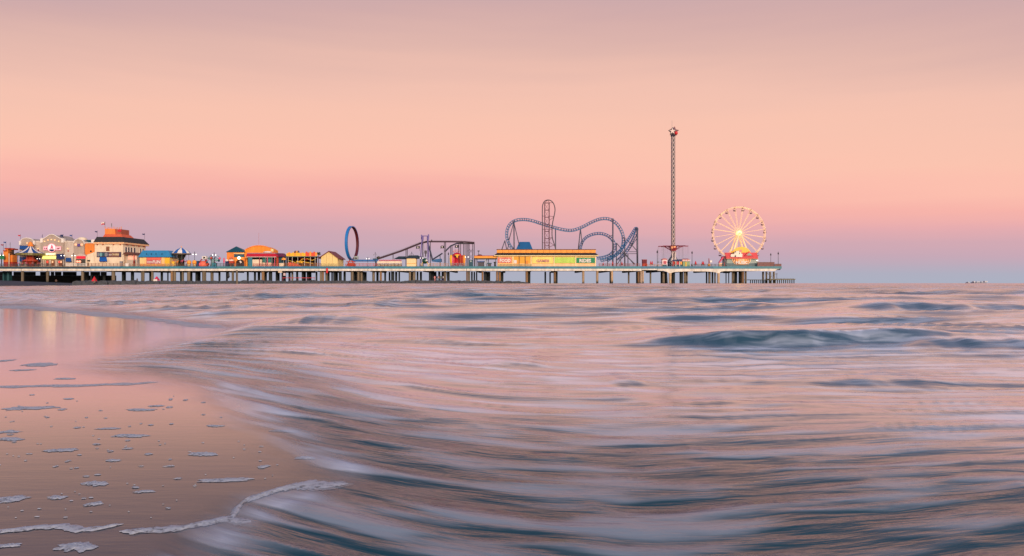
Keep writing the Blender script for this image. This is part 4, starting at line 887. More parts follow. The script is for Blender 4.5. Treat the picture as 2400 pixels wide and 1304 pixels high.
part('back_wall', M().pb(580, 646, 603.3, None, 5, 5.4), mat('kiosk_shadow_green', (30, 54, 52), .8, .3), k)
part('side_panel', M().pb(581.6, 590.8, 603.3, None, 2.1, 2.5), teal, k)
for x0, x1, y0 in [(591.6, 608, 608.6), (609, 613, 608.6), (615, 621.2, 616), (623.2, 635.4, 616)]: part('counter', M().pb(x0, x1, y0, None, 2.3, 3.2), cream, k)
for x0, x1 in [(615.4, 622), (626.6, 635.4)]: part('shelf_display', M().pb(x0, x1, 604.4, 615.4, 3.6, 4.4), mat('green_display', (56, 128, 122), .6, .4, 2), k)
for xx, m_ in [(607.4, crimson), (622.6, grey), (626, pinkm), (636.6, grey), (643, pinkm)]: part('post', M().pb(xx, xx + 1.2, 603.3, None, 1.7, 2.0), m_, k)
part('post', M().pb(648.4, 652, 603.6, None, 2.4, 2.9), redor, k)
k = thing('side_kiosk', 'small dark kiosk with a maroon roof at the end of the red awning', 'kiosk', at(657, 6)); part('roof', M().frus(X(647.5, 4.6), X(667, 4.6), D + 4.6, D + 10, Z(602, 4.6), X(648.5, 6), X(662, 6), D + 6, D + 9, Z(594, 6)), mat('maroon_roof', (98, 34, 62), .6), k)
part('wall', M().pb(650, 665, 602.1, None, 6, 9), tealdk, k); part('counter', M().pb(654, 664.6, 617, None, 4.8, 5.7), cream, k)
k = thing('orange_umbrella', 'orange parasol beside the yellow track ride', 'umbrella', at(664, 4)); part('canopy', M().lathe(X(665, 4), D + 4, [(1.1, Z(609.6, 4)), (.85, Z(606.4, 4)), (.05, Z(603.8, 4))], 10), amber, k); part('pole', M().pbar((665, None), (665, 604), .06, 4), white, k)
# ------------------------------------------------------------------ yellow caterpillar ride
k = thing('track_ride', 'low yellow and red painted track ride with roofed station', 'ride', at(703, 8))
for i in range(16):
    a, b2 = 671 + i * 4.5, 671 + (i + 1) * 4.5; hh = 594 - 2.2 * math.sin(i * 1.7) ** 2 - (1.4 if i > 9 else 0)
    part('scenery_panel', M().pp([(a, 601), (b2 - .15, 601), (b2 - .15, hh + .6), ((a + b2) / 2, hh - .7), (a, hh + .5)], 6, 6.4), [yellow, amber, yellow, mat('flame_red', (232, 84, 50), .6)][(i % 3) if i < 10 else (3 if i % 3 else 1)], k)
part('roof', M().pb(670, 744, 601.2, 602.8, 5.6, 14), mat('green_soffit', (34, 92, 84), .6), k)
for xx in (675.5, 685, 698, 713.6, 727.5, 738.5): part('post', M().pbar((xx, None), (xx, 602), .09, 5.8), white, k)
part('station_back', M().pb(671, 743, 603, None, 13, 13.4), mat('ride_dark_back', (46, 34, 34), .8, .4), k)
def wavy(pts, r, d, m_, nm='track_rail'): return part(nm, M().tube([(X(p[0], d), D + d, Z(p[1], d)) for p in pts], r, 6), m_, k, True)
wavy([(676, 611), (684, 613), (692, 616), (700, 615), (708, 608), (716, 605), (724, 608), (732, 611), (741, 606)], .22, 8, mat('gold_track', (214, 170, 60), .5))
wavy([(676, 617), (690, 618.5), (700, 614), (709, 613), (720, 616), (734, 618)], .26, 7.4, MATS['gold_track'])
wavy([(700, 604), (709, 607), (717, 609), (724, 607), (733, 604)], .3, 9, red)
for i, xx in enumerate((697, 702, 707)): part('car', M().ball((X(xx, 7), D + 7, Z(613.5 + i, 7)), .6, 9, .7), yellow, k, True)
part('ramp', M().pp([(676, None), (676, 615.4), (686, 616), (697, 619.5), (708, None)], 5, 6), mat('coral_ramp', (238, 88, 62), .6), k)
for xx, m_ in [(692, brown), (696.5, amber), (699, steel)]: part('roof_figure', M().lathe(X(xx, 8), D + 8, [(.5, Z(594, 8)), (.6, Z(591, 8)), (.2, Z(588, 8))], 8), m_, k, True)
k = thing('palm_tree', 'small leafy palm behind the end of the yellow ride', 'tree', at(747, 13)); part('trunk', M().lathe(X(747, 13), D + 13, [(.22, ZD), (.15, Z(595, 13))], 7), brown, k, True)
mm = M(); rn = random.Random(4)
for i in range(60):
    a = rn.uniform(0, 6.28); ln = rn.uniform(.7, 1.5); c0 = Vector((X(747, 13), D + 13, Z(595, 13))); e = c0 + Vector((math.cos(a) * ln, math.sin(a) * ln, rn.uniform(-.9, .8))); md = (c0 + e) / 2 + Vector((0, 0, .35)); q = Vector((-math.sin(a), math.cos(a), 0)) * .13
    mm.add([c0 - q, c0 + q, md + q * 1.5, md - q * 1.5, e], [(0, 1, 2, 3), (3, 2, 4)])
part('crown', mm, mat('palm_leaf', (64, 78, 52), .7), k)
b = thing('gable_house', 'pale yellow boarded house with dark red gabled roof', 'house', at(773, 3))
za = Z(588.4, 3)
part('wall', M().pp([(752.5, None), (791.5, None), (791.5, 604.4), (771.5, 590), (752.5, 603)], 3, 14), mat('pale_yellow_boards', (236, 206, 138), .7, .08), b)
for sx_, xe, ye in [(-1, 746.4, 605), (1, 795.6, 606)]:
    z2 = Z(ye, 3); xa, xb = X(771.5, 3), X(xe, 3)
    part('roof_slope', M().add([(xa, D + 2.2, za), (xa, D + 14.6, za), (xb, D + 14.6, z2), (xb, D + 2.2, z2), (xa, D + 2.2, za - .3), (xa, D + 14.6, za - .3), (xb, D + 14.6, z2 - .3), (xb, D + 2.2, z2 - .3)],
                           [(0, 1, 2, 3), (7, 6, 5, 4), (0, 3, 7, 4), (1, 5, 6, 2), (2, 6, 7, 3), (0, 4, 5, 1)]), mat('dark_red_roof', (116, 32, 44), .6), b)
for xx in (765, 778.5): part('board_joint', M().pb(xx, xx + .3, 596 if xx < 770 else 595.4, 624, 2.93, 2.99), brown, b)
for dd in (6.5, 9.5): part('porch_light', M().ball((X(792.2, 3) + .2, D + dd, Z(606, 3)), .22, 8), lit_w, b, True)
# ------------------------------------------------------------------ ring loop ride
k = thing('ring_loop_ride', 'tall upright ring ride blue outside and dark red inside', 'ride', at(825, 6))
Rg = (610.5 - 531) / 2 * (D + 6) / F; cx, cz = X(825, 6), Z(570.6, 6); al = math.atan2(D + 6, cx) - math.asin(.335)
ax = Vector((math.cos(al - math.pi / 2) * 1, 0, 0))
ua = Vector((math.cos(al), math.sin(al), 0)); na = Vector((-math.sin(al), math.cos(al), 0))
def ringpt(t, r, o): return Vector((cx, D + 6, cz)) + ua * (r * math.cos(t)) + Vector((0, 0, r * math.sin(t))) + na * o
def annulus(r0, r1, o0, o1, n=64):
    m_ = M(); vs = []; fs = []
    for i in range(n):
        t = 2 * math.pi * i / n
        for r, o in ((r0, o0), (r1, o0), (r1, o1), (r0, o1)): vs.append(ringpt(t, r, o))
    for i in range(n):
        j = (i + 1) % n
        for e in range(4): fs.append((i * 4 + e, j * 4 + e, j * 4 + (e + 1) % 4, i * 4 + (e + 1) % 4))
    return m_.add(vs, fs)
part('ring_shell', annulus(Rg - .22, Rg + .12, -.62, .62), mat('ring_blue', (32, 118, 190), .45), k)
part('ring_lining', annulus(Rg - .38, Rg - .225, -.66, .66), mat('ring_maroon', (86, 20, 30), .5), k)
part('train', M().pb(829.5, 838, 601, 608.8, 5, 7), pgrey, k); part('train_seat', M().pb(831, 836.5, 603.6, 607.6, 4.8, 4.98), steel, k)
part('base_frame', M().pbar((812, None), (820, 609.5), .22, 5).pbar((832, None), (824, 609.5), .22, 5).pb(812, 832, 613, 615, 4.6, 5.4).pb(815, 829, 616.5, None, 4.7, 7.4), redor, k)
part('base_beam', M().pb(826, 884.5, 608.8, 613.4, 5.2, 6.4), mat('beam_blue', (34, 98, 164), .5), k)
part('beam_leg', M().pb(880, 882, 613.5, None, 5.4, 6.2), tealdk, k)
tag(part('boundary_wall', M().pb(884.5, 941.5, 612.6, 617.6, 2.6, 3.2), cream), 'cream boundary wall behind the low rail near the incline', 'wall')
tag(part('deck_wall', M().pb(884, 941, 619.5, None, 1.3, 1.7), cream), 'low cream wall at the deck edge below the incline', 'wall')
r_ = thing('pink_fence', 'rose coloured slatted fence on top of the cream boundary wall', 'fence', at(913, 3, 612.5)); part('rail', M().pb(888, 941, 609.4, 610.2, 2.7, 2.9), pinkm, r_)
for i in range(14): part('slat', M().pb(888.4 + i * 3.8, 891.4 + i * 3.8, 610.25, 612.5, 2.75, 2.85), mat('dusty_rose', (170, 86, 92), .7), r_)
b = thing('cream_kiosk', 'square cream kiosk with low dark hip roof', 'kiosk', at(963, 1.5)); part('wall', M().pb(953.2, 974.6, 605.8, None, 1.5, 6), mat('kiosk_cream', (246, 214, 160), .7, .06), b)
part('roof', M().frus(X(950.4, .9), X(977.6, .9), D + .9, D + 6.8, Z(605.7, .9), X(958, 3), X(970, 3), D + 3, D + 4.6, Z(599, 3)), mat('slate_roof', (44, 56, 62), .7), b); part('wall_band', M().pb(953.4, 974.4, 617.4, 618.4, 1.42, 1.48), amber, b)
for x0, x1, y0, y1, d_, lab in [(923, 960, 600.6, 607, 9, 'dark tent roof beside the cream kiosk'), (957, 988, 598.2, 606, 12, 'dark tent roof behind the cream kiosk')]:
    k = thing('tent', lab, 'tent', at((x0 + x1) / 2, d_), 'dark tents'); part('canopy', M().frus(X(x0, d_), X(x1, d_), D + d_, D + d_ + 7, Z(y1, d_), X(x0 + 11, d_ + 2), X(x1 - 9, d_ + 2), D + d_ + 3, D + d_ + 4, Z(y0, d_)), mat('dark_tent', (40, 58, 66), .8), k)
    for xx in (x0 + 2, x1 - 2): part('pole', M().pbar((xx, None), (xx, y1), .1, d_ + .3), steel, k)
# ------------------------------------------------------------------ flume ride
def P3(x, y, d): return Vector((X(x, d), D + d, ZD if y is None else Z(y, d)))
k = thing('log_flume', 'log flume with a long maroon incline and a high level trough on posts', 'water ride', at(985, 7))
def trough(pts, r, d, m_, nm='trough'):
    return part(nm, M().tube([P3(p[0], p[1], d) for p in pts], r, 8), m_, k)
trough([(884, 607.6), (940, 588.6), (985, 570.6), (1000, 567)], .42, 7, trackbr, 'incline'); trough([(1000, 566.6), (1060, 566.8), (1090, 567.4), (1112, 569)], .36, 7, trackbr)
part('station_platform', M().pb(1074, 1111.4, 569.8, 571.4, 7.6, 12), steel, k)
trough([(1086, 570.6), (1070, 571), (1056, 577), (1043, 590)], .33, 8, mat('slate_trough', (58, 62, 82), .6)); trough([(1037, 594), (1012, 610)], .33, 8, MATS['slate_trough'])
trough([(1002, 569), (1006, 580), (1013.5, 609)], .36, 7, mat('navy_drop', (28, 40, 74), .5), 'drop_chute')
for xx, yy in [(921.3, 596), (951.5, 585), (954.6, 584), (1008.5, 568), (1041.4, 568), (1044.4, 568), (1056.3, 578), (1059.5, 577), (1075.5, 570), (1079.6, 570), (1086.5, 571), (1090, 571), (1094, 571), (1096.8, 571), (1099.5, 571), (1108, 571), (1111.5, 573), (1031.5, 598)]:
    part('post', M().lathe(X(xx, 7.4), D + 7.4, [(.17, ZD), (.17, Z(yy, 7.4))], 7), steel, k, True)
for a, b in [((1099.5, 583), (1108, 595)), ((1108, 583), (1099.5, 595)), ((1099.5, 596), (1108, 608)), ((1108, 596), (1099.5, 608)), ((1094, 588.5), (1111.5, 588.5))]: part('brace', M().pbar(a, b, .07, 7.4), steel, k)
part('handrail', M().tube([P3(887, 603.6, 6.4), P3(940, 584.8, 6.4), P3(984, 567.6, 6.4)], .045, 5), grey, k); part('handrail', M().tube([P3(1008, 563.6, 6.4), P3(1060, 563.8, 6.4), P3(1104, 564.8, 6.4)], .04, 5), grey, k)
part('station_box', M().pb(874, 884.6, 606.2, 611.8, 5.4, 6.6), tealdk, k); part('log_boat', M().tube([P3(883, 605, 6.6), P3(889.5, 602.6, 6.6)], [.5, .45], 8), mat('dark_olive_boat', (70, 66, 58), .7), k, True)
part('lookout', M().pb(1010.4, 1012.6, 562.2, 565.6, 6.6, 7.4), black, k)
part('splash_basin', M().pp([(1011, 611), (1020, 608), (1033.5, 606.4), (1034.4, 613.8), (1024, 614.6), (1012, 613)], 5, 9), mat('blue_basin', (18, 94, 150), .5), k)
k = thing('swing_tower_ride', 'purple steel swing tower with twin legs and flat top', 'ride', at(996, 4))
part('leg', M().pbar((984.4, None), (989.6, 556), .26, 3.4), purple, k); part('leg', M().pbar((1003.6, None), (1002.6, 556), .26, 3.4), purple, k); part('leg', M().pbar((991.6, None), (990.6, 556), .26, 8), mat('slate_purple', (64, 62, 100), .5), k); part('leg', M().pbar((1004.6, 604), (1003.6, 556), .24, 8), purple, k)
part('upright', M().pbar((988.4, 562), (988.2, 550.4), .3, 4), purple, k); part('upright', M().pbar((1004.4, 562), (1004.6, 549.6), .3, 4), purple, k); part('crossbeam', M().pb(987.8, 1005, 552.6, 554.2, 3.8, 4.4), purple, k)
for s_, x0 in ((1, 989.4), (-1, 1003.4)): part('sheave_plate', M().pb(min(x0, x0 + s_ * 3), max(x0, x0 + s_ * 3), 554.3, 564, 3.9, 4.5), mat('violet_plate', (106, 88, 160), .5), k)
part('cable', M().pbar((990, 561), (996, 588), .05, 4), grey, k); part('cable', M().pbar((1003, 561), (998, 588), .05, 4), grey, k); part('gondola', M().pb(994.4, 999.6, 587.6, 594.6, 3.6, 5).pb(996, 998.4, 594.6, 602, 3.9, 4.6), steel, k)
k = thing('green_globe', 'dark green ball in a yellow ringed base under the purple tower', 'globe', at(996, 3)); part('ball', M().ball((X(996, 3), D + 3, Z(612, 3)), 1.3, 14), mat('bottle_green', (12, 66, 46), .25), k, True); part('painted_gloss', M().ball((X(1000, 2.6), D + 2.2, Z(611, 3)), .5, 10), white, k, True)  # small white ball stands in for the gloss on the green globe
for s_ in (-1, 1): part('leg', M().pbar((996 + s_ * 8.5, None), (996 + s_ * 5, 614.5), .16, 2.6), yellow, k); part('panel', M().pb(996 + s_ * 8 - 2, 996 + s_ * 8 + 2, 617.4, None, 2.2, 2.6), cream, k)
for x, y, lab, fx_ in [(983.6, 578, 'black pirate flag under the top of the maroon incline', 3.4), (1041, 577.4, 'black pirate flag on the tall pale pole', 8), (1074.5, 576, 'black pirate flag below the high platform', 8)]:
    f_ = flag(x, y + 1.4, 589 if x < 990 else None, 3.4, mat('pirate_black', (16, 18, 24), .8), lab, 8.5, 6)
    part('emblem', M().ball((X(x - 4.6, 3.4), D + 3.3, Z(y + 1.6, 3.4)), .30, 8).pbar((x - 6.4, y + 3.4), (x - 2.8, y + 1.0), .09, 3.3).pbar((x - 6.4, y + 1.4), (x - 2.8, y + 3.2), .09, 3.3), white, f_)
k = thing('jester_ride', 'bright red and yellow children ride with a jester shaped centre', 'ride', at(1072, 5))
part('centre', M().lathe(X(1071, 5), D + 5, [(.7, ZD), (1.3, Z(617, 5)), (.9, Z(607, 5)), (1.9, Z(603, 5)), (2.0, Z(597, 5)), (1.3, Z(594, 5)), (.2, Z(592, 5))], 16), red, k, True)
part('mask', M().pp([(1066, 597.6), (1071, 596.4), (1077, 597.4), (1074, 602.6), (1071.5, 605), (1069, 602.6)], 2.6, 2.9), yellow, k)
part('eye', M().pp([(1065, 599), (1069.6, 599.6), (1069, 602.4), (1066, 602)], 2.5, 2.58), dark, k); part('eye', M().pp([(1077.4, 599), (1073.4, 599.6), (1074, 602.4), (1076.6, 602)], 2.5, 2.58), dark, k)
for i in range(9):
    a = math.pi * (i + .5) / 9; part('plume', M().pbar((1070 + 5 * math.cos(a), 593 - 2 * math.sin(a)), (1070 + 9 * math.cos(a), 590.5 - 6 * math.sin(a)), .09, 5), [pinkm, amber, crimson][i % 3], k)
for xx, m_, y0 in [(1057, yellow, 597), (1061.5, pinkm, 600), (1079, redor, 598), (1083.5, redor, 598), (1088, amber, 598), (1064, red, 595)]:
    part('pod', M().lathe(X(xx, 4.4), D + 4.4, [(.25, ZD), (.55, Z(615, 4.4)), (.7, Z(606, 4.4)), (.5, Z(y0 + 2, 4.4)), (.1, Z(y0, 4.4))], 10), m_, k, True)
k = thing('ticket_box', 'teal arched ticket box beside the flume legs', 'ticket booth', at(1103.5, 3))
part('wall', M().pp([(1099, None), (1099, 612), (1101, 609.4), (1103.6, 608.8), (1106.2, 609.4), (1108.4, 612), (1108.4, None)], 3, 4.4), tealdk, k); part('window', disc(1103.6, 612.6, 2.0, 2.95, .08), pgrey, k)
k = thing('open_pavilion', 'open sided pavilion with amber fascia band next to the food hall', 'pavilion', at(1138, 2)); part('fascia', M().pb(1111.6, 1164.4, 600.2, 605.4, 2, 10), amber, k); part('fascia_cap', M().pb(1111.2, 1164.4, 599.2, 600.15, 1.8, 10.2), redor, k); part('beam', M().pb(1112, 1164, 605.5, 607.2, 2.3, 9.8), mat('olive_beam', (70, 80, 62), .7), k)
for xx in (1112.6, 1117, 1136.4, 1140, 1144, 1161): part('post', M().pb(xx, xx + 1.6, 607.2, None, 2.6 if xx in (1112.6, 1136.4, 1161) else 6, 3 if xx in (1112.6, 1136.4, 1161) else 6.4), pgrey if xx in (1136.4, 1140) else steel, k)
part('roof_vent', M().lathe(X(1124.5, 5), D + 5, [(1.2, Z(599.4, 5)), (.9, Z(597.4, 5)), (.1, Z(596.4, 5))], 10), mat('plum_vent', (96, 60, 74), .6), k, True); part('mast', M().pbar((1121.6, 598), (1121.6, 590), .12, 4.6).pb(1119.2, 1124, 587.6, 589.8, 4.4, 4.8), black, k)
for x0, x1, y0, m_, lab in [(1119, 1135.5, 612.5, mat('blue_game_cover', (26, 74, 140), .6), 'blue covered game table inside the open pavilion'), (1157, 1163, 614, mat('olive_bin', (62, 84, 72), .7), 'olive bin at the seaward end of the open pavilion'), (1142, 1152, 616.4, tealdk, 'dark low counter in the middle of the open pavilion')]:
    k = thing('game_table', lab, 'table', at((x0 + x1) / 2, 4)); part('top', M().pb(x0, x1, y0, y0 + 2.4, 4, 6), m_, k); part('base', M().pb(x0 + 1, x1 - 1, y0 + 2.45, None, 4.2, 5.8), steel, k)
# ------------------------------------------------------------------ food hall
b = thing('food_hall', 'long low building with amber parapet and three big wall signs', 'building', at(1281, 1.4))
part('wall', M().pb(1166, 1396.4, 600.4, None, 1.6, 11), mat('hall_wall', (240, 196, 120), .7, .08), b)
xs_ = [1164.2 + (1396.4 - 1164.2) * i / 17 for i in range(18)]
for a, c_ in zip(xs_[:-1], xs_[1:]): part('parapet_panel', M().pb(a + .25, c_ - .25, 586, 593, 3, 3.4), amber, b)
part('parapet_core', M().pb(1164.3, 1396.3, 585.6, 594, 3.42, 10), mat('rust_joint', (140, 74, 40), .7), b); part('parapet_cap', M().pb(1163.6, 1397, 584.4, 585.55, 2.8, 10.2), mat('dark_rust_cap', (84, 46, 42), .6), b)
part('canopy_roof', M().frus(X(1157.6, .5), X(1403, .5), D + .5, D + 11.6, Z(598.4, .5), X(1165, 2.9), X(1396, 2.9), D + 2.9, D + 11, Z(593.4, 2.9)), roofdk, b)
part('soffit', M().box(X(1158, .6), X(1402.6, .6), D + .6, D + 11.4, Z(600.3, .5), Z(598.42, .5)), mat('cream_soffit', (250, 222, 160), .6), b)
for xx in (1179.6, 1261.5): part('roof_vent', M().pb(xx - .9, xx + .9, 593.2, 598.2, 1.0, 2.2), black, b)
part('dado', M().pb(1166.4, 1396, 618.4, None, 1.45, 1.58), mat('peach_dado', (246, 200, 150), .7), b)
for xx in (1201, 1243.6, 1297.6, 1348.4, 1394.6): part('pilaster', M().pb(xx, xx + 2.2, 600.6, 624.4, 1.3, 1.56), mat('pale_pilaster', (252, 226, 170), .6), b)
for xx in (1216.3, 1230.4): part('drainpipe', M().pb(xx, xx + 1, 600.6, 624.4, 1.25, 1.5), mat('dark_brown_pipe', (60, 44, 30), .6), b)
for x0, x1 in [(1205, 1215.8), (1217.6, 1229.8), (1231.8, 1243.2)]: part('roller_door', M().pb(x0, x1, 602, 617.6, 1.5, 1.57), mat('golden_door', (244, 170, 48), .6), b)
part('notice', M().pb(1204, 1211, 610, 617.4, 1.4, 1.48), white, b); part('hatch', M().pb(1211.6, 1216, 611.4, 619, 1.4, 1.48), amber, b); part('hatch', M().pb(1232, 1237.6, 611.4, 619, 1.4, 1.48), mat('orange_hatch', (228, 140, 40), .6), b)
def check_sign(x0, x1, y0, y1, base, alt, txt, tx0, tx1, ty0, ty1, lab, nm, nx, ny, tm=white):
    s = thing(nm, lab, 'sign', at((x0 + x1) / 2, 1.4, y1)); part('board', M().pb(x0, x1, y0, y1, 1.3, 1.44), base, s)
    mm = M()
    for i in range(nx):
        for j in range(ny):
            if (i + j) % 2 or (txt and False): mm.pb(x0 + (x1 - x0) * i / nx, x0 + (x1 - x0) * (i + 1) / nx, y0 + (y1 - y0) * j / ny, y0 + (y1 - y0) * (j + 1) / ny, 1.26, 1.295)
    if alt: part('checker', mm, alt, s)
    if txt:
        hw = (tx1 - tx0) * .30; cxm = (tx0 + tx1) / 2; cy0 = ty0 - .2
        part('sign_arch', M().pp([(cxm + hw * math.cos(a), cy0 - 2.6 * math.sin(a)) for a in np.linspace(math.pi, 0, 11)], 1.2, 1.25), base, s)
        part('lettering_shadow', text_part('tmp', txt, tx0 + .5, tx1 + .6, ty0 + .3, ty1 + .4, 1.2, dark, s, .03, .05) and M().pb(tx0, tx0 + .1, ty1, ty1 + .05, 1.2, 1.21), base, s) if False else None
        text_part('lettering', txt, tx0, tx1, ty0, ty1, 1.18, tm, s, .06, .045)
    return s
check_sign(1167, 1199, 603.6, 616.4, mat('sign_red', (214, 92, 76), .6), mat('sign_pink_check', (240, 150, 130), .6), 'FOOD', 1171.4, 1196.6, 606.8, 615, 'red checked wall sign with white FOOD lettering', 'food_sign', 15, 7)
check_sign(1247, 1296.6, 602.8, 617.4, mat('sign_yellow', (250, 214, 104), .6), mat('sign_pale_check', (252, 224, 128), .6), 'GAMES', 1257, 1287.6, 608.4, 615.2, 'yellow wall sign with pale GAMES lettering', 'games_sign', 22, 8, mat('rose_white_letters', (196, 130, 120), .5))
check_sign(1299.6, 1348, 603.4, 617, mat('sign_lime', (170, 212, 64), .6), mat('sign_pale_lime', (206, 222, 110), .6), None, 0, 0, 0, 0, 'plain lime and pale green checked wall panel', 'checked_panel', 21, 7)
check_sign(1350.6, 1394.2, 604.2, 616.8, mat('sign_green', (8, 152, 92), .6), mat('sign_deep_green', (10, 120, 84), .6), 'RIDES', 1358, 1385.4, 607, 615.6, 'green checked wall sign with white RIDES lettering', 'rides_sign', 16, 6)
k = thing('station_roof', 'steep blue trapezoid roof of the coaster station behind the amber parapet', 'roof', at(1229, 16)); part('roof', M().frus(X(1209, 16), X(1249, 16), D + 16, D + 24, Z(586, 16), X(1217.6, 18), X(1241.4, 18), D + 18, D + 22, Z(566.6, 16)), mat('deep_blue_roof', (10, 88, 142), .5, .08), k); part('wall', M().pb(1211, 1247, 586, None, 16.6, 23.4), tealdk, k)
# ------------------------------------------------------------------ steel roller coaster
k = thing('roller_coaster', 'blue steel roller coaster with mauve lift tower and rolling hills', 'roller coaster', at(1340, 18)); DC = 18
def crm(pts, n=10, closed=False):
    out = []; m_ = len(pts)
    for i in range(m_ - 1):
        p0 = pts[max(i - 1, 0)]; p1 = pts[i]; p2 = pts[i + 1]; p3 = pts[min(i + 2, m_ - 1)]
        for j in range(n):
            t = j / n; t2 = t * t; t3 = t2 * t
            out.append(tuple(.5 * (2 * b_ + (c_ - a_) * t + (2 * a_ - 5 * b_ + 4 * c_ - d_) * t2 + (3 * b_ - a_ - 3 * c_ + d_) * t3) for a_, b_, c_, d_ in zip(p0, p1, p2, p3)))
    out.append(tuple(pts[-1])); return out
def track(pts, wpx, m_, r=.15, tie=1.0):
    q = crm([(p[0], p[1], p[2] if len(p) > 2 else DC) for p in pts], 10)
    W = [P3(p[0], p[1], p[2]) for p in q]; hw = wpx / 2 * (D + DC) / F; A = []; Bq = []; Cc = []
    for i in range(len(W)):
        t = (W[min(i + 1, len(W) - 1)] - W[max(i - 1, 0)]).normalized(); n_ = Vector((-t.z, 0, t.x))
        if n_.length < .05: n_ = Vector((0, 0, 1))
        n_.normalize(); A.append(W[i] + n_ * hw + Vector((0, -.35, 0))); Bq.append(W[i] - n_ * hw + Vector((0, .35, 0))); Cc.append(W[i] - n_ * hw * .2 + Vector((0, .9, 0)))
    part('rail', M().tube(A, r, 6), m_, k, True); part('rail', M().tube(Bq, r, 6), m_, k, True)
    mm = M(); acc = 0; last = 0
    for i in range(1, len(W)):
        acc += (W[i] - W[i - 1]).length
        if acc - last > tie:
            last = acc; mm.bar(A[i], Bq[i], r * .6, 4)
            mm.bar(A[i - 1], Cc[i], r * .5, 4); mm.bar(Bq[i - 1], Cc[i], r * .5, 4)
    part('cross_ties', mm, m_, k, stuff=True)
    part('spine', M().tube(Cc, r * .75, 6), m_, k, True)
pale_b = mat('pale_blue_track', (40, 118, 164), .45)
track([(1205, 588), (1196, 577), (1189.5, 563), (1187.5, 548), (1191, 533), (1199, 522.5), (1211, 516.5), (1228, 515), (1246, 517.5), (1270, 525), (1296, 533), (1320, 538.8), (1338, 540.4), (1352, 537.6), (1368, 531), (1386, 521.5), (1404, 514.5), (1420, 512.8), (1434, 516.5), (1447, 527), (1456, 541), (1460.5, 556), (1460, 573), (1454, 588), (1442, 599), (1425, 606.5), (1408, 611.5)], 5.6, pale_b, .16)
track([(1360, 587, 20), (1362, 575, 20), (1367, 564, 20), (1376, 555.4, 20), (1389, 549.8, 20), (1404, 547.6, 20), (1418, 550.2, 20), (1430, 557, 20), (1438, 567.5, 20), (1440.5, 579, 20), (1437, 590, 20), (1428, 598.4, 20), (1414, 603.4, 20), (1400, 605.6, 20)], 5.2, blusteel, .16)
track([(1424, 611, 14), (1440, 600, 14), (1455, 586, 14), (1467, 570, 15), (1477, 555, 16), (1485, 542.5, 17), (1489, 536.5, 18), (1492.5, 537.5, 20), (1489, 550, 21), (1482, 566, 22), (1473, 582, 22), (1462, 597, 22), (1448, 611, 22)], 5.6, blusteel, .17)
# lift tower and vertical loop
def tower_lattice(x0, x1, yt, d0, d1, m_, root, rp, step, yb=None):
    za = ZD if yb is None else Z(yb, d0); zb = Z(yt, d0); xa, xb = X(x0, d0), X(x1, d0); cs = [(xa, D + d0), (xb, D + d0), (xb, D + d1), (xa, D + d1)]
    for c_ in cs: part('corner_post', M().bar((*c_, za), (*c_, zb), rp, 6), m_, root)
    mm = M(); n = int((zb - za) / step)
    for i in range(n):
        z_, z2 = za + (zb - za) * i / n, za + (zb - za) * (i + 1) / n
        for j in range(4):
            p, q = cs[j], cs[(j + 1) % 4]
            mm.bar((*p, z2), (*q, z2), rp * .5, 4)
            if j % 2 == 0: mm.bar((*p, z_), (*q, z2), rp * .3, 4)
    part('bracing', mm, m_, root, stuff=True)
tower_lattice(1277, 1287.5, 475.5, 16, 18.4, rustst, k, .19, 3.2)
part('loop_rail', M().tube([P3(x, y, 15) for x, y in crm([(1271.3, 590), (1271.3, 560), (1271.2, 520), (1271.2, 490), (1272.2, 480), (1276, 472.6), (1281.5, 469.6), (1288, 469.6), (1294, 473), (1298.5, 480), (1300.8, 490), (1300, 500), (1297.4, 512), (1295, 524), (1294, 538), (1293.8, 550), (1295, 560), (1298.6, 571), (1301, 579), (1303, 586)], 8)], .22, 6), steel, k, True)
for a, c_ in [((1271.3, 507), (1277, 507)), ((1287.5, 507), (1298.6, 508)), ((1287.5, 517), (1298.4, 509)), ((1271.3, 537.6), (1294, 538)), ((1287.5, 557.6), (1294.4, 557.8)), ((1271.3, 569.5), (1287.5, 569.5)), ((1287.5, 579.5), (1300, 574.5)), ((1287.5, 568), (1300, 576)), ((1276, 475.6), (1296.5, 475.6)), ((1277, 475), (1283, 470)), ((1287.5, 475), (1284, 470)), ((1287.5, 563), (1294, 557))]:
    part('strut', M().pbar(a, c_, .12, 15.4), rustst, k)
for pts, r_ in [(((1205.4, None), (1204.6, 517.5)), .3), (((1192.6, 564), (1203.6, 524)), .2), (((1220, 588), (1205, 524)), .2), (((1174.5, 590), (1183.6, 564)), .22), (((1188.5, 590), (1183.4, 564)), .22), (((1188.5, 590), (1193, 570)), .2), (((1302.4, None), (1302, 538)), .26),
                (((1355, 590), (1360.4, 538)), .26), (((1365, 576), (1360.8, 538)), .2), (((1436.4, None), (1436.4, 512.4)), .34), (((1444.8, None), (1444.8, 569.5)), .24), (((1464.4, None), (1464.4, 557.4)), .3), (((1494, None), (1493.6, 534.6)), .42), (((1471.8, None), (1471.8, 596)), .22),
                (((1445, 570), (1486, 620)), .18), (((1457, 590), (1488.5, 620)), .22), (((1468, 560), (1492.6, 588)), .18), (((1479, 577), (1492.6, 549)), .18), (((1472, 590), (1493, 559)), .16), (((1447, 595), (1493, 595)), .14), (((1474, 590.4), (1493, 590.4)), .14), (((1488.5, 536), (1493.4, 534.4)), .25), (((1424, None), (1424, 604)), .2), (((1455, None), (1455, 592)), .18), (((1446, 620), (1464, 596)), .16), (((1429.6, 554), (1436, 551.6)), .16), (((1459, 556), (1464, 557.6)), .2)]:
    part('support', M().pbar(pts[0], pts[1], r_, 17, n=7), mat('grey_blue_support', (78, 80, 96), .5), k, True)
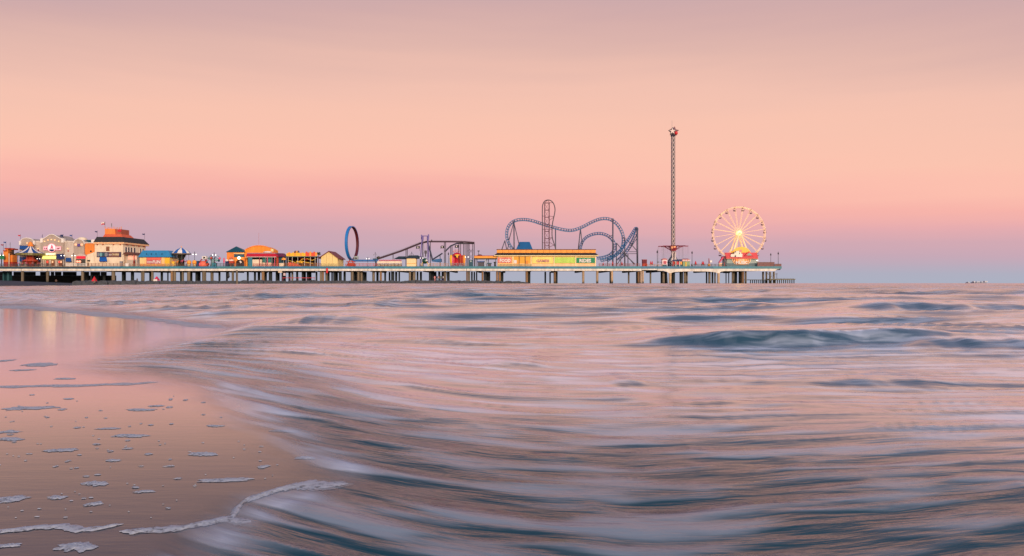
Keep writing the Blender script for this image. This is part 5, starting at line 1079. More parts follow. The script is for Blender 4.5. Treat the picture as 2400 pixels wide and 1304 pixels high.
# ------------------------------------------------------------------ star topped swing tower
k = thing('swing_tower', 'very tall lattice swing tower with a star on top and red arms near the deck', 'tower ride', at(1577.5, 12)); DS = 12
tcx, tcy = X(1577.6, DS), D + DS; hw = 6.4 / 2 / S * 1.04; zb0 = Z(598, DS); zt = Z(320, DS)
tw = mat('tower_white', (214, 194, 190), .5); twd = mat('tower_brown', (104, 72, 76), .5)
for sx_ in (-1, 1):
    for sy_ in (-1, 1):
        part('corner_post', M().bar((tcx + sx_ * hw, tcy + sy_ * hw, zb0), (tcx + sx_ * hw, tcy + sy_ * hw, zt), .2, 6), twd, k)
        part('leg', M().tube([(tcx + sx_ * hw, tcy + sy_ * hw, zb0), (tcx + sx_ * hw * 1.1, tcy + sy_ * hw * 1.1, Z(602, DS)), (tcx + sx_ * 1.72, tcy + sy_ * 1.72, Z(611, DS)), (tcx + sx_ * 1.78, tcy + sy_ * 1.78, ZD)], [.26, .3, .34, .36], 8), mat('slate_leg', (58, 84, 100), .5), k, True)
mm = M(); md = M(); nseg = 26
for i in range(nseg):
    a, c_ = zb0 + (zt - zb0) * i / nseg, zb0 + (zt - zb0) * (i + 1) / nseg; m0 = (a + c_) / 2
    for sx_, sy_ in ((1, 0), (-1, 0), (0, 1), (0, -1)):
        for e in (-1, 1):       # X-shaped lattice plates on each face
            if sy_: q0, q1 = (tcx + e * hw, tcy + sy_ * hw), (tcx + e * hw * .22, tcy + sy_ * hw)
            else: q0, q1 = (tcx + sx_ * hw, tcy + e * hw), (tcx + sx_ * hw, tcy + e * hw * .22)
            mm.bar((*q0, a), (*q1, m0), .23, 4); mm.bar((*q1, m0), (*q0, c_), .23, 4)
    md.box(tcx - hw, tcx + hw, tcy - hw, tcy + hw, a - .05, a + .05)
part('lattice', mm, tw, k, stuff=True); part('floor_frames', md, twd, k, stuff=True)
part('mast_core', M().lathe(tcx, tcy, [(.5, ZD), (.5, zt)], 10), mat('core_slate', (44, 54, 66), .5), k)
for s_ in (-1, 1): part('base_plate', M().prism([(tcx + s_ * .25, ZD), (tcx + s_ * 1.6, ZD), (tcx + s_ * 1.45, Z(611, DS)), (tcx + s_ * .75, Z(603, DS)), (tcx + s_ * 1.0, Z(596, DS)), (tcx + s_ * .8, Z(590, DS)), (tcx + s_ * .3, Z(598, DS))], tcy - 1.75, tcy - 1.6), tw, k)
part('carriage', M().frus(tcx - 1.1, tcx + 1.1, tcy - 1.1, tcy + 1.1, Z(588.6, DS), tcx - 1.6, tcx + 1.6, tcy - 1.6, tcy + 1.6, Z(576.4, DS)), mat('carriage_red', (150, 34, 50), .5), k)
part('carriage_panel', M().pb(1573.6, 1577, 578, 583.6, DS - 1.72, DS - 1.64).pb(1578.6, 1583.6, 577.6, 580.6, DS - 1.72, DS - 1.64), mat('amber_lit_panel', (255, 170, 110), .5, 0, emit=.35), k)
ra = 35.5 / S * 1.03
for i in range(12):
    a = 2 * math.pi * (i + .28) / 12; e = Vector((math.cos(a), math.sin(a), 0)); z_ = Z(576.8, DS)
    part('arm', M().bar(Vector((tcx, tcy, z_)) + e * 1.4, Vector((tcx, tcy, z_ - .15)) + e * ra, .13, 5).bar(Vector((tcx, tcy, z_ - 1.9)) + e * 1.3, Vector((tcx, tcy, z_ - .1)) + e * ra * .66, .1, 5), crimson, k)
    for q in (.66, 1.0):
        pz = Vector((tcx, tcy, 0)) + e * ra * q; zs = Z(613.5, DS)
        part('swing_seat', M().box(pz.x - .32, pz.x + .32, pz.y - .3, pz.y + .3, zs - .5, zs).bar((pz.x - .25, pz.y, zs), (pz.x - .18, pz.y, z_ - .2), .025, 3).bar((pz.x + .25, pz.y, zs), (pz.x + .18, pz.y, z_ - .2), .025, 3), grey, k)
def star(cx_, cz_, r_, y0, y1, rot=0.0, ri=.4):
    return M().prism([(cx_ + (r_ if i % 2 == 0 else r_ * ri) * math.sin(rot + i * math.pi / 5), cz_ + (r_ if i % 2 == 0 else r_ * ri) * math.cos(rot + i * math.pi / 5)) for i in range(10)], y0, y1)
part('star', star(X(1574, DS), Z(309.5, DS), 1.45, tcy - 1.9, tcy - 1.5), mat('star_cream', (226, 200, 192), .5), k); part('star_back', star(X(1579, DS), Z(309, DS), 2.3, tcy - 1.0, tcy - .7, .1, .5), mat('star_maroon', (104, 26, 50), .5), k)
part('star_side', star(X(1574.4, DS), Z(310.5, DS), 2.0, tcy - 1.48, tcy - 1.1, 0, .48), mat('star_dark', (54, 28, 36), .5), k)
part('red_ball', M().ball((X(1583, DS), tcy - 1.0, Z(313.4, DS)), .9, 14), mat('signal_red', (206, 24, 34), .4), k, True); part('crown_hub', M().lathe(tcx, tcy, [(1.1, zt - .02), (1.2, Z(312, DS)), (1.1, Z(303, DS)), (.3, Z(299.6, DS))], 12), mat('crown_slate', (82, 74, 96), .5), k, True)
part('antenna', M().bar((X(1575, DS), tcy, Z(301, DS)), (X(1575, DS), tcy, Z(283, DS)), .05, 4), grey, k)
# ------------------------------------------------------------------ ferris wheel
k = thing('ferris_wheel', 'large lit cream ferris wheel at the seaward end of the pier', 'ferris wheel', at(1731, 16)); DF = 16
wc = Vector((X(1731.5, DF), D + DF, Z(547, DF))); wr = 62 * (D + DF) / F; NS = 20
for o in (-.75, .75):
    pts = [wc + Vector((wr * math.cos(2 * math.pi * (i + .5) / NS), o, wr * math.sin(2 * math.pi * (i + .5) / NS))) for i in range(NS)]
    part('rim', M().tube(pts, .13, 6, True), wheelm, k)
    pts = [wc + Vector((wr * .965 * math.cos(2 * math.pi * (i + .5) / NS), o, wr * .965 * math.sin(2 * math.pi * (i + .5) / NS))) for i in range(NS)]
    part('inner_rim', M().tube(pts, .06, 5, True), wheelm, k)
for i in range(NS):
    a = 2 * math.pi * (i + .5) / NS; e = Vector((math.cos(a), 0, math.sin(a)))
    part('spoke', M().bar(wc + e * 1.0 + Vector((0, -.55, 0)), wc + e * wr + Vector((0, -.75, 0)), .085, 5).bar(wc + e * 1.0 + Vector((0, .55, 0)), wc + e * wr + Vector((0, .75, 0)), .085, 5), wheelm, k)
    part('axle', M().bar(wc + e * wr + Vector((0, -1.0, 0)), wc + e * wr + Vector((0, 1.0, 0)), .16, 6), mat('rim_joint', (120, 84, 70), .5), k)
    p = wc + e * wr; g_ = part('gondola', M().lathe(p.x, p.y, [(.3, p.z - 2.0), (.68, p.z - 1.8), (.7, p.z - 1.4), (.62, p.z - 1.4), (.25, p.z - 1.85)], 10), mat('gondola_mauve', (140, 112, 122), .5), k, True)
    part('canopy', M().lathe(p.x, p.y, [(.6, p.z - .7), (.35, p.z - .45), (.05, p.z - .35)], 10), MATS['gondola_mauve'], g_); part('hanger', M().bar((p.x - .7, p.y, p.z - 1.4), (p.x - .4, p.y, p.z - .5), .035, 4).bar((p.x + .7, p.y, p.z - 1.4), (p.x + .4, p.y, p.z - .5), .035, 4), steel, g_)
part('hub', M().tube([wc + Vector((0, -1.3, 0)), wc + Vector((0, 1.3, 0))], 1.0, 20), hublit, k)
for y_ in (-1.8, 1.8):
    for tx in (1703.5, 1759.5): part('support_leg', M().tube([(X(tx, DF), D + DF + y_ * 1.5, ZD), (wc.x + (.3 if tx > 1731 else -.3), wc.y + y_, wc.z)], [.5, .3], 8), wheelm, k, True)
part('axle', M().bar(wc + Vector((0, -2.2, 0)), wc + Vector((0, 2.2, 0)), .35, 8), wheelm, k)
# ------------------------------------------------------------------ music hall
b = thing('music_hall', 'small grey green hall with bright red roof below the ferris wheel', 'building', at(1739, 3)); grn = mat('grey_green_wall', (158, 172, 166), .7)
part('wall', M().pb(1703.4, 1775, 606.4, None, 3, 10), grn, b); part('dado', M().pb(1703.6, 1774.8, 617.4, None, 2.86, 2.98), mat('slate_dado', (96, 116, 122), .7), b)
part('roof', M().prism([(X(1698.4, 2), Z(592.4, 2)), (X(1774, 2), Z(592.4, 2)), (X(1777, 2), Z(605.4, 2)), (X(1702.6, 2), Z(605.4, 2))], D + 2, D + 2.4).box(X(1703, 2), X(1776, 2), D + 2.41, D + 10.6, Z(605.4, 2), Z(600, 2)), mat('scarlet_roof', (208, 22, 44), .5, .08), b)
part('eave', M().pb(1702, 1777, 605.5, 606.9, 1.9, 10.7), mat('salmon_eave', (228, 120, 90), .6), b); part('gable', M().pp([(1745.4, 599.8), (1755.4, 589.2), (1767, 599.8)], 1.4, 1.98), mat('gable_trim_red', (226, 70, 74), .6), b); part('gable_face', M().pp([(1749.6, 599), (1756, 592.4), (1762.8, 599)], 1.3, 1.38), grn, b)
part('door_frame', M().pb(1776, 1777.2, 607, None, 2.4, 3), white, b); part('porch_lamp', M().ball((X(1774.6, 2.4), D + 2.4, Z(611, 2.4)), .25, 8), lit_w, b, True)
s = thing('sunrise_sign', 'yellow half disc sign standing on the red roof behind a white board', 'sign', at(1738, 4, 592)); part('half_disc', M().pp([(1738 + 22 * math.cos(a), 596 - 17.2 * math.sin(a)) for a in np.linspace(math.pi, 0, 21)], 3.2, 3.5), mat('sun_yellow', (252, 190, 58), .5, .05), s); part('side_panel', M().pb(1713.5, 1722, 588.6, 592.4, 3.0, 3.19), yellow, s)
s = thing('cow_print_sign', 'white board with dark blotches and a pink rosette on the red roof', 'sign', at(1726, 2, 603)); part('board', M().pp([(1712.6, 598), (1714.6, 595.6), (1721.6, 594), (1722.6, 589), (1732.6, 588), (1737, 592.6), (1740.2, 596), (1740, 603), (1713, 602.4)], 1.5, 1.9), mat('board_cream', (248, 230, 212), .6), s)
for x0, y0, r_, ry_ in [(1724, 590.6, 1.2, 1.7), (1733.4, 594.2, .8, 2), (1723.6, 600.6, 2, 1.7), (1738.2, 594, .9, .9)]: part('blotch', disc(x0, y0, r_, 1.45, .05, 10, ry_), mat('blotch_black', (52, 42, 44), .7), s)
part('louvre', M().pb(1715, 1721, 592.4, 595.4, 1.4, 1.48), mat('louvre_brown', (96, 60, 50), .7), s); part('rosette', disc(1735.6, 588.4, 3.2, 1.42, .05, 14), mat('rosette_pink', (250, 142, 130), .6), s)
s = thing('music_sign', 'orange ringed sign with white MUSIC lettering below the red roof', 'sign', at(1738, 2.8, 620)); cols = [mat('ring_peach', (252, 190, 130), .5, .05, emit=.1), mat('ring_dark', (60, 24, 10), .6), mat('ring_orange', (246, 130, 60), .5, .05, emit=.1), mat('ring_amber', (252, 180, 100), .5)]
for i, (hw_, c_) in enumerate([(22, 0), (20, 1), (18.2, 0), (16.2, 1), (14.8, 2), (12.8, 3), (10.6, 2), (8.4, 3)]):
    pts = [(1738.2 - hw_, 606.9)] + [(1738.2 - hw_ * (1 - .30 * (t ** 2)), 606.9 + 13.2 * t) for t in np.linspace(.15, 1, 6)] + [(1738.2 + hw_ * (1 - .30 * (t ** 2)), 606.9 + 13.2 * t) for t in np.linspace(1, .15, 6)] + [(1738.2 + hw_, 606.9)]
    part('ring', M().pp(pts, 2.78 - i * .05, 2.83 - i * .05), cols[c_], s)
text_part('lettering', 'MUSIC', 1724.4, 1752.4, 612.2, 619.2, 2.36, white, s, .06, .05); text_part('lettering', 'LIVE', 1731, 1744, 608.2, 611.6, 2.36, mat('cream_letters', (250, 226, 190), .5), s, .06, .04)
# screens and deck furniture at the seaward end
for x0, x1, y0, d_, lab in [(1775.6, 1815.4, 615.4, 1.2, 'tall brown slatted screen beside the music hall'), (1815.8, 1831.6, 619.4, .6, 'lower brown slatted screen at the very end of the pier')]:
    r_ = thing('screen_fence', lab, 'fence', at((x0 + x1) / 2, d_), 'slatted screens'); part('top_rail', M().pb(x0, x1, y0 - .7, y0, d_ - .06, d_ + .12), brown, r_); n = int((x1 - x0) / 1.7)
    src = None
    for i in range(n):
        a = x0 + (x1 - x0) * i / n
        if src is None: src = part('slat', M().pb(a + .1, a + (x1 - x0) / n - .12, y0 + .05, None, d_, d_ + .06), mat('rosy_slat', (138, 92, 82), .8, .3), r_); a0 = a
        else: shared('slat', src, r_, (WL[src].x + X(a, d_) - X(a0, d_), WL[src].y, WL[src].z))
k = thing('landing_stage', 'low timber landing stage on short piles below the pier end', 'jetty', (X(1810, 4), D + 4, 0))
part('deck', M().pb(1757.4, 1822, 655.6, 657.0, 1, 9), wood, k); part('deck', M().pb(1805, 1864.4, 653.8, 656.4, 2, 8), mat('pale_timber', (128, 122, 104), .9, .3), k)
for i in range(22):
    xx = 1759 + i * 4.85; part('pile', M().lathe(X(xx, 2 + (i % 3) * 2), D + 2 + (i % 3) * 2, [(.23, -1.5), (.22, Z(656, 3))], 8), piledk if (i < 8 or i > 19) else wood, k, True)
for i in range(12): part('post', M().pb(1822 + i * 3.4, 1822.5 + i * 3.4, 652.4, 653.8, 2.1, 2.3), steel, k)
k = thing('gangway', 'thin sloping gangway from the pier end down to the landing stage', 'stairs', (X(1803, 3), D + 3, Z(654, 3))); part('stringer', M().pbar((1793, 637), (1815, 653.4), .11, 2.6), grey, k); part('stringer', M().pbar((1793, 637), (1815, 653.4), .11, 3.6), grey, k)
part('handrail', M().pbar((1794, 634.8), (1815, 650), .05, 2.6), grey, k); part('newel_post', M().pbar((1820.6, 654), (1820.6, 641), .1, 2.6).pb(1818.4, 1822.4, 641.6, 643, 2.4, 2.8), steel, k)
k = thing('control_booth', 'dark red slatted booth near the swing tower', 'booth', at(1511, 2)); part('wall', M().pb(1506.2, 1516.4, 609.4, None, 2, 4), mat('dark_red_booth', (128, 34, 44), .7), k); part('roof', M().pb(1505.8, 1516.8, 608.4, 609.3, 1.8, 4.2), crimson, k)
for yy in (611, 613.6, 616.2): part('slat', M().pb(1506.4, 1516.2, yy, yy + 1.2, 1.9, 1.98), mat('maroon_slat', (88, 26, 40), .7), k)
part('counter', M().pb(1505.8, 1516.6, 618, None, 1.7, 1.98), redor, k)
k = thing('popcorn_stand', 'white and pink stand with a curved red roof beside the swing tower', 'stand', at(1558, 3)); part('wall', M().pb(1552.4, 1563.6, 608.6, None, 3, 5), mat('pink_white_wall', (248, 214, 214), .6), k); part('roof', M().pp([(1551.6, 608.6), (1553, 607), (1558, 606), (1563, 607), (1564.6, 608.6)], 2.7, 5.3), mat('stand_red_roof', (186, 70, 70), .6), k)
panel('window', 1555, 1562, 612, 619, 2.98, mat('rose_window', (186, 60, 84), .5), k); part('counter', M().pb(1553, 1563, 620.4, None, 2.6, 2.9), tealdk, k)
k = thing('navy_canopy_stall', 'stall with navy canopy and red goods under the swing tower', 'stall', at(1588, 2.4)); part('canopy', M().pp([(1576.6, 612), (1578, 610), (1584, 608.6), (1598.6, 608), (1599, 612)], 2.2, 5), navy, k)
for xx in (1577, 1583.6, 1592.4): part('post', M().pb(xx, xx + 1.3, 612, None, 2.4, 2.8), white if xx > 1580 else red, k)
for x0, x1, m_ in [(1578.6, 1582.6, redor), (1586, 1591.6, red), (1594.6, 1598.6, amber)]: part('goods', M().pb(x0, x1, 613.4, 620.4, 3, 4), m_, k)
part('counter', M().pb(1577, 1599, 620.4, None, 2.9, 4.2), tealdk, k)
k = thing('green_booth', 'pale green booth with white scalloped canopy edge', 'booth', at(1608, 2.6)); part('wall', M().pb(1600.4, 1617, 613, None, 2.6, 5), mat('pale_green_wall', (142, 166, 126), .7), k); part('door', M().pb(1606.6, 1609, 614, 624.4, 2.5, 2.58), yellow, k)
for i in range(10): part('scallop', M().pp([(1599 + i * 1.9, 608.6), (1600.8 + i * 1.9, 608.6), (1600.8 + i * 1.9, 611.8), (1599.9 + i * 1.9, 613), (1599 + i * 1.9, 611.8)], 2.2, 2.4), white if i % 2 else mat('scallop_pink', (226, 130, 130), .6), k)
part('canopy', M().frus(X(1599, 2.5), X(1618.2, 2.5), D + 2.5, D + 5.4, Z(609, 2.5), X(1603, 3.4), X(1612, 3.4), D + 3.4, D + 4.6, Z(606.4, 2.5)), crimson, k)
um = None
for x, y0, lab in [(1525, 611.6, 'closed red parasol first after the dark red booth'), (1528.6, 611.6, 'closed red parasol second after the dark red booth'), (1630.4, 611.4, 'wide closed red parasol just past the green booth'), (1646, 612, 'closed red parasol in a pair nearer the green booth'), (1648.8, 612, 'closed red parasol in a pair nearer the music hall'),
                   (1436, 612.6, 'closed red parasol at the foot of the tall coaster support'), (1457.6, 613.2, 'closed red parasol under the crossing coaster braces'), (1414, 615, 'small closed red parasol by the corner of the food hall')]:
    if um is None:
        um = thing('parasol', lab, 'umbrella', at(x, 2.2), 'closed red parasols'); part('canopy', M().lathe(X(x, 2.2), D + 2.2, [(.42, ZD + .75), (.32, ZD + 1.5), (.1, ZD + 2.3), (.02, ZD + 2.45)], 8), red, um, True); part('pole', M().bar((X(x, 2.2), D + 2.2, ZD), (X(x, 2.2), D + 2.2, ZD + .76), .05), steel, um); part('table', M().lathe(X(x, 2.2), D + 2.2, [(.7, ZD + .7), (.7, ZD + .745)], 12), tealdk, um)
    else:
        s_ = (Z(y0, 2.2) - ZD) / (Z(611.6, 2.2) - ZD); dup(um, at(x, 2.2), lab, (s_ * (1.3 if 'wide' in lab else 1), s_, s_))
k = thing('red_totem', 'red and cream totem with a white lamp head by the railing', 'totem', at(1662, 2.4)); part('post', M().pb(1661, 1662.6, 606, 619, 2.4, 2.8), crimson, k); part('box', M().pb(1659.6, 1665, 618.6, None, 2.2, 3), amber, k); part('lamp_head', M().pb(1664, 1669, 610.6, 615.6, 2.4, 3.2), white, k); part('arm', M().pb(1662.6, 1666, 615.7, 616.6, 2.5, 2.7), brown, k)
k = thing('pink_slide', 'slanting pink slide chute beside the music hall', 'slide', at(1691, 2.4)); part('chute', M().pp([(1684.6, 616), (1687, 616.6), (1697, 603.6), (1693.6, 603)], 2.4, 3.6), mat('magenta_chute', (206, 30, 86), .5), k); part('base', M().pb(1685.6, 1692.6, 616.8, None, 2.4, 3.4), mat('peach_base', (246, 196, 160), .6), k); part('ladder', M().pbar((1696.6, 604), (1700.6, 618), .1, 3).pbar((1699, 604), (1702.8, 622), .1, 3), grey, k); part('post', M().pb(1697.2, 1698.2, 616, None, 2.6, 2.9), red, k)
# ------------------------------------------------------------------ railings and lamp posts
for a in [(0, 46, .5, steel, 'thin grey railing before the gate towers', 618.6), (47, 118, .5, steel, 'thin grey railing before the striped carousel', 618.8), (155, 203, .5, white, 'white picket railing before the red awning porch', 617.6), (206, 292, .5, mat('buff_rail', (178, 140, 118), .7), 'buff railing before the white tavern wall', 617.2),
          (302, 412, .5, MATS['buff_rail'], 'buff railing before the yellow pavilion', 618.4), (413, 462, .5, brown, 'brown railing before the small carousel', 618.6), (508, 572, .5, steel, 'dark railing before the orange pyramid roof building', 617.6), (594, 650, .5, mat('rose_rail', (186, 92, 84), .7), 'rose railing before the red awning kiosk', 618),
          (666, 751, .5, mat('rust_rail', (152, 96, 58), .7), 'rusty brown railing before the yellow track ride', 617), (752.6, 790, .5, mat('straw_rail', (188, 168, 112), .7), 'straw coloured railing before the gabled house', 617.8), (834, 884, .5, MATS['rose_rail'], 'rose railing below the blue beam', 617.6), (884, 942, .8, brown, 'brown rail above the low cream deck wall', 618.2),
          (1007, 1050, .5, MATS['buff_rail'], 'buff railing before the blue splash basin', 617.4), (1051, 1098, .5, grey, 'grey railing before the red and yellow jester ride', 617), (1166, 1246, .5, MATS['straw_rail'], 'straw railing before the food sign and golden doors', 619), (1404, 1500, .5, mat('red_brown_rail', (140, 74, 58), .7), 'red brown railing below the coaster', 618.2),
          (1517, 1552, .5, MATS['buff_rail'], 'buff railing beside the dark red booth', 619), (1620, 1700, .5, mat('olive_rail', (84, 80, 66), .7), 'olive railing before the pink slide', 619), (810, 833, .5, redor, 'red railing at the foot of the ring ride', 618.6)]:
    railing(a[0], a[1], a[2], a[3], a[4], a[5])
for x, y, d_, lab, gl, lt in [(41, 592, 4, 'twin globe lamp post beside the gate towers', 2, True), (147, 594, 4, 'twin globe lamp post at the corner of the grey restaurant', 2, True), (4, 593, 4, 'twin globe lamp post behind the green sign', 2, True), (172, 594, 4, 'twin globe lamp post between the grey wall and the arched gable', 2, True), (456, 590.6, 4, 'lit twin globe lamp post beside the small carousel', 2, True), (502, 592.4, 4, 'lit twin globe lamp post above the octopus ride', 2, True),
                         (862, 603, 4, 'low lit lamp post above the blue beam', 2, True), (879.5, 592, 4, 'dark twin lamp post at the foot of the incline', 2, False), (965, 591, 8, 'dark twin lamp post behind the cream kiosk', 2, False), (1051, 592, 4, 'single lantern post between flume and jester ride', 1, False), (988, 601, 2, 'lit lamp post beside the green globe', 2, True),
                         (1540.4, 587, 2, 'single lantern post on the land side of the swing tower', 1, False), (1622, 589, 2, 'single lantern post past the green booth', 1, False), (1806.5, 594, 3, 'shorter lantern post behind the tall slatted screen', 1, False), (1824, 591, 2, 'taller lantern post at the very end of the pier', 1, False), (66, 606, 3, 'low lit lamp post under the striped carousel', 2, True), (90, 603, 3, 'lit lamp post before the navy awning', 2, True), (1094, 598, 3, 'lit lamp post in front of the flume legs', 2, True)]:
    lamp_post(x, y, d_, lab, gl, lt)
# ------------------------------------------------------------------ people
def human_mesh(name, J, E, rad):
    me = bpy.data.meshes.new(name + '_skeleton'); me.from_pydata(J, E, []); o = bpy.data.objects.new(name, me); COL.objects.link(o)
    md = o.modifiers.new('skin', 'SKIN'); md.use_smooth_shade = True
    for i, r in enumerate(rad):
        sv = me.skin_vertices[0].data[i]; sv.radius = (r, r * .85 if i in (0, 1, 2) else r); sv.use_root = (i == 0)
    o.modifiers.new('sub', 'SUBSURF').levels = 1
    dg = bpy.context.evaluated_depsgraph_get(); out = bpy.data.meshes.new_from_object(o.evaluated_get(dg)); out.name = 'body'
    bpy.data.objects.remove(o); return out
def pose(arm=0.0, stride=.1, lean=0.0, bend=0.0):
    J = [(0, 0, .95), (0, -.03 * bend, 1.14), (0, -.12 * bend - lean, 1.36 - .12 * bend), (0, -.16 * bend - lean, 1.5 - .2 * bend), (0, -.2 * bend - lean, 1.6 - .26 * bend), (0, -.2 * bend - lean, 1.7 - .28 * bend)]
    rad = [.135, .125, .145, .055, .085, .075]; E = [(0, 1), (1, 2), (2, 3), (3, 4), (4, 5)]
    for s in (-1, 1):
        b = len(J); c = J[2]
        J += [(s * .17, c[1], c[2] + .05), (s * .25, c[1] + .03 - arm * .15, c[2] - .22), (s * .25, c[1] - .1 - arm * .35, c[2] - .44 + arm * .3), (s * .25, c[1] - .16 - arm * .4, c[2] - .53 + arm * .3)]
        rad += [.06, .047, .036, .03]; E += [(2, b), (b, b + 1), (b + 1, b + 2), (b + 2, b + 3)]
        b = len(J); k = s * stride
        J += [(s * .09, 0, .88), (s * .1, -k - .02, .5), (s * .1, -k * 1.6 + .03, .09), (s * .11, -k * 1.6 - .13, .04)]; rad += [.09, .065, .045, .038]; E += [(0, b), (b, b + 1), (b + 1, b + 2), (b + 2, b + 3)]
    return J, E, rad
skin = mat('skin', (196, 146, 120), .6); hairm = mat('dark_hair', (38, 26, 22), .7)
def person(loc, h, rot, shirt, pants, lab, kind='standing', hair=None):
    r = thing('person', lab, 'person', loc); me = human_mesh('body', *pose(*{'standing': (0, .03, 0, 0), 'walking': (.1, .22, .03, 0), 'bending': (.6, .2, .05, 1.6)}[kind]))
    for m_ in (skin, shirt, pants): me.materials.append(m_)
    for p in me.polygons:
        c = p.center; p.material_index = 2 if (c.z < .98 and abs(c.x) < .2 and c.z > .1) else (1 if (.98 <= c.z < 1.5 and abs(c.x) < .215 or c.z > 1.15 and .2 < abs(c.x) < .32 and c.z < 1.5) else 0)
    s = h / 1.72; o = bpy.data.objects.new('body', me); COL.objects.link(o); o.parent = r; o.scale = (s, s, s); o.rotation_euler = (0, 0, rot)
    hz = max(v.co.z for v in me.vertices); top = [v.co for v in me.vertices if v.co.z > hz - .03]; cx_ = sum(v.x for v in top) / len(top); cy_ = sum(v.y for v in top) / len(top)
    hm = mesh_of(M().ball((cx_, cy_ + .03, hz - .075), .105, 10), 'hair', (0, 0, 0), True); hm.materials.append(hair or hairm); ho = bpy.data.objects.new('hair', hm); COL.objects.link(ho); ho.parent = o
    fm = mesh_of(M().ball((cx_, cy_ - .115, hz - .13), .018, 6).ball((cx_ - .035, cy_ - .095, hz - .105), .012, 6).ball((cx_ + .035, cy_ - .095, hz - .105), .012, 6).box(cx_ - .025, cx_ + .025, cy_ - .105, cy_ - .095, hz - .175, hz - .165), 'face', (0, 0, 0)); fm.materials.append(mat('face_detail', (120, 70, 60), .6)); fo_ = bpy.data.objects.new('face', fm); COL.objects.link(fo_); fo_.parent = o
    return r
jz = ZJ(659.5)
shp = lambda n, c: mat(n, c, .8)
for x, dy, rot, sh, pa, lab, kd in [(1019, -1.0, .5, shp('pink_shirt', (232, 150, 150)), shp('pink_trousers', (220, 150, 150)), 'person in pale pink clothes standing on the jetty rocks', 'standing'), (1024.5, -.5, 2.4, shp('black_shirt', (26, 26, 30)), shp('black_trousers', (24, 24, 28)), 'person in black standing on the jetty beside the one in pink', 'standing'),
                                   (1028.5, -.4, 1.2, shp('rose_shirt', (186, 116, 110)), shp('green_trousers', (58, 92, 84)), 'person in a rose top standing in the middle of the jetty group', 'standing'), (1033.5, -.6, -.4, shp('green_shirt', (60, 110, 90)), shp('indigo_trousers', (56, 56, 110)), 'person in dark green top and indigo trousers on the jetty', 'walking'),
                                   (1038.5, -1.0, -1.0, shp('white_shirt', (226, 222, 226)), shp('indigo_trousers', (56, 56, 110)), 'person in white top at the seaward side of the jetty group', 'standing'), (321.5, .2, 0, shp('navy_shirt', (24, 28, 44)), shp('navy_trousers', (20, 24, 34)), 'dark figure standing alone between the pale piles on the jetty', 'standing')]:
    person((XJ(x) * (DJ + dy) / DJ, DJ + dy, jz if x > 900 else jz - .5), 1.75 if x > 900 else 1.5, rot, sh, pa, lab, kd)
def bz(x, y): return float(beach_z(signed(np.array([x]), np.array([y])), np.array([x]), np.array([y]))[0])
for x, Y, rot, sh, pa, lab, kd in [(131.5, 262, .4, shp('brown_shirt', (96, 74, 70)), shp('dark_trousers', (24, 28, 32)), 'person in dark clothes standing on the far beach between grey columns', 'standing'), (188.5, 240, 1.4, shp('grey_shirt', (136, 136, 140)), shp('tan_trousers', (120, 96, 84)), 'person bending forward on the far beach by the olive column', 'bending'), (222, 205, -.6, shp('tan_shirt', (120, 96, 82)), shp('dark_trousers', (24, 28, 32)), 'person walking at the water edge on the far beach', 'walking')]:
    px_ = (x - 1200) * Y / F; person((px_, Y, max(bz(px_, Y), 0.05)), 1.75, rot, sh, pa, lab, kd)
k = thing('red_beach_tent', 'small red tent on the far beach by the jetty end', 'tent', (XJ(235.5), DJ - 3, .6)); part('canopy', M().frus(XJ(232), XJ(239.4), DJ - 4, DJ - 2.6, ZJ(659.6), XJ(235.4), XJ(236), DJ - 3.4, DJ - 3.2, ZJ(648.5)), mat('tent_red', (206, 30, 44), .7), k)
k = thing('beach_shelter', 'small pink and white shelter sitting on the jetty rocks', 'tent', (XJ(368), DJ - .5, jz)); part('canopy', M().frus(XJ(363), XJ(373), DJ - 1, DJ + .8, jz + .2, XJ(367), XJ(368.6), DJ - .2, DJ, jz + 1.5), mat('shelter_pink', (204, 44, 84), .7), k); part('skirt', M().box(XJ(364), XJ(372.4), DJ - 1.15, DJ - 1.02, jz - .1, jz + .6), white, k)
tag(part('red_life_buoy_cover', M().pb(764.4, 768.2, 628.4, 640.6, -.5, -.12), mat('life_red', (214, 22, 36), .5), None), 'red hanging cover on the pier edge below the gabled house', 'cover')
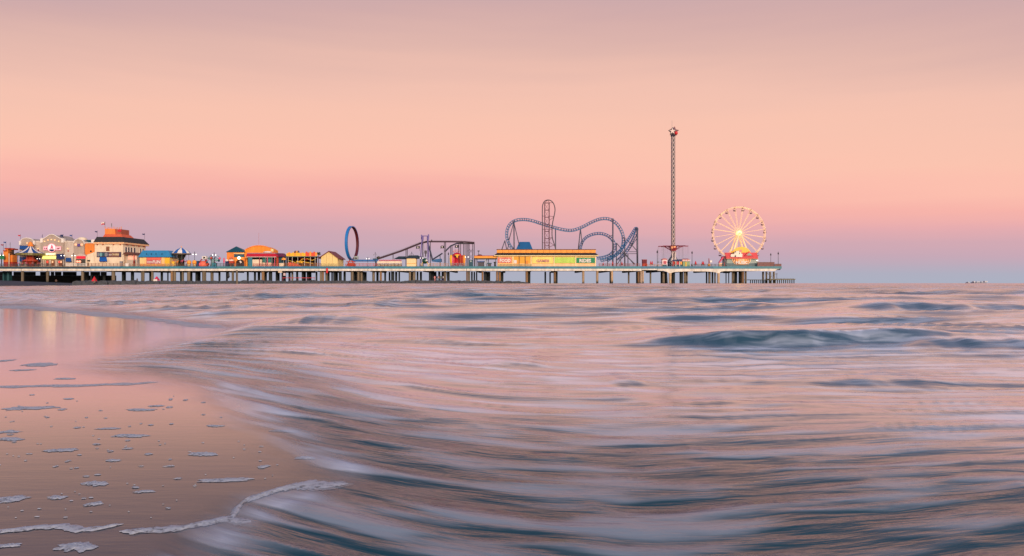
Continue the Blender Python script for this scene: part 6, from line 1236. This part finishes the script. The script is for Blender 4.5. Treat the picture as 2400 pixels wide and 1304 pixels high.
k = thing('barrier_net', 'thin red plastic barrier net strung between the dark piles', 'net', (X(695, 1), D + 1, Z(655, 1))); part('net', M().pb(662, 738, 651, 652.2, .9, 1.0), mat('barrier_red', (196, 60, 76), .7, .3), k)
for xx in (663, 681, 699.5, 718, 737): part('stake', M().pbar((xx, 662), (xx, 649), .07, 1.1), crimson, k)
for x, y0, y1, lab in [(535, 642, 653, 'dark hanging rag bundle on a pile beneath the orange building')]: tag(part('hanging_net', M().lathe(X(x, 1), D + 1, [(.15, Z(y1, 1)), (.7, Z(649, 1)), (.5, Z(645, 1)), (.6, Z(642, 1)), (.1, Z(638, 1))], 8), black, None, True), lab, 'net')
k = thing('hanging_sign', 'pale panel hanging under the deck edge among dark piles', 'sign', (X(666, .6), D + .6, Z(648, .6))); part('board', M().pb(664, 669, 640.4, 646.6, .6, .8), mat('faded_pink_board', (214, 186, 186), .7), k); part('hanger', M().pbar((666.4, 640.4), (666.4, 635.3), .05, .7), steel, k)
tag(part('drain_box', M().pb(652, 660.5, 635.3, 639.4, .8, 2), cream), 'pale drain box tucked under the deck below the red kiosk', 'box')
# far ships at anchor on the horizon
for x0, x1, lab, hl, wl in [(2282, 2312, 'long dark ship on the horizon', 2.0, [(2285, 3), (2292, 2.2), (2296, 2.2), (2303, 2.2), (2311, 4), (2313.6, 3.4)]), (2269, 2274, 'small pale boat on the horizon beside the long ship', 1.0, [(2271.5, 2.4)])]:
    YS = 3200.0; q = YS / F; k = thing('ship', lab, 'ship', ((x0 - 1200) * q, YS, 0)); part('hull', M().frus((x0 + 1 - 1200) * q, (x1 - 1 - 1200) * q, YS, YS + 20, -2, (x0 - 1200) * q, (x1 - 1200) * q, YS - 2, YS + 22, .8 + hl * q), mat('hull_slate', (140, 142, 158), .7), k)
    for xx, hh in wl: part('deckhouse', M().box((xx - 1.5 - 1200) * q, (xx + 1.5 - 1200) * q, YS + 2, YS + 16, .8 + hl * q, .8 + (hl + hh * .8) * q), mat('deckhouse_pale', (206, 204, 208), .6), k)  # deckhouses in a plain pale colour without glow
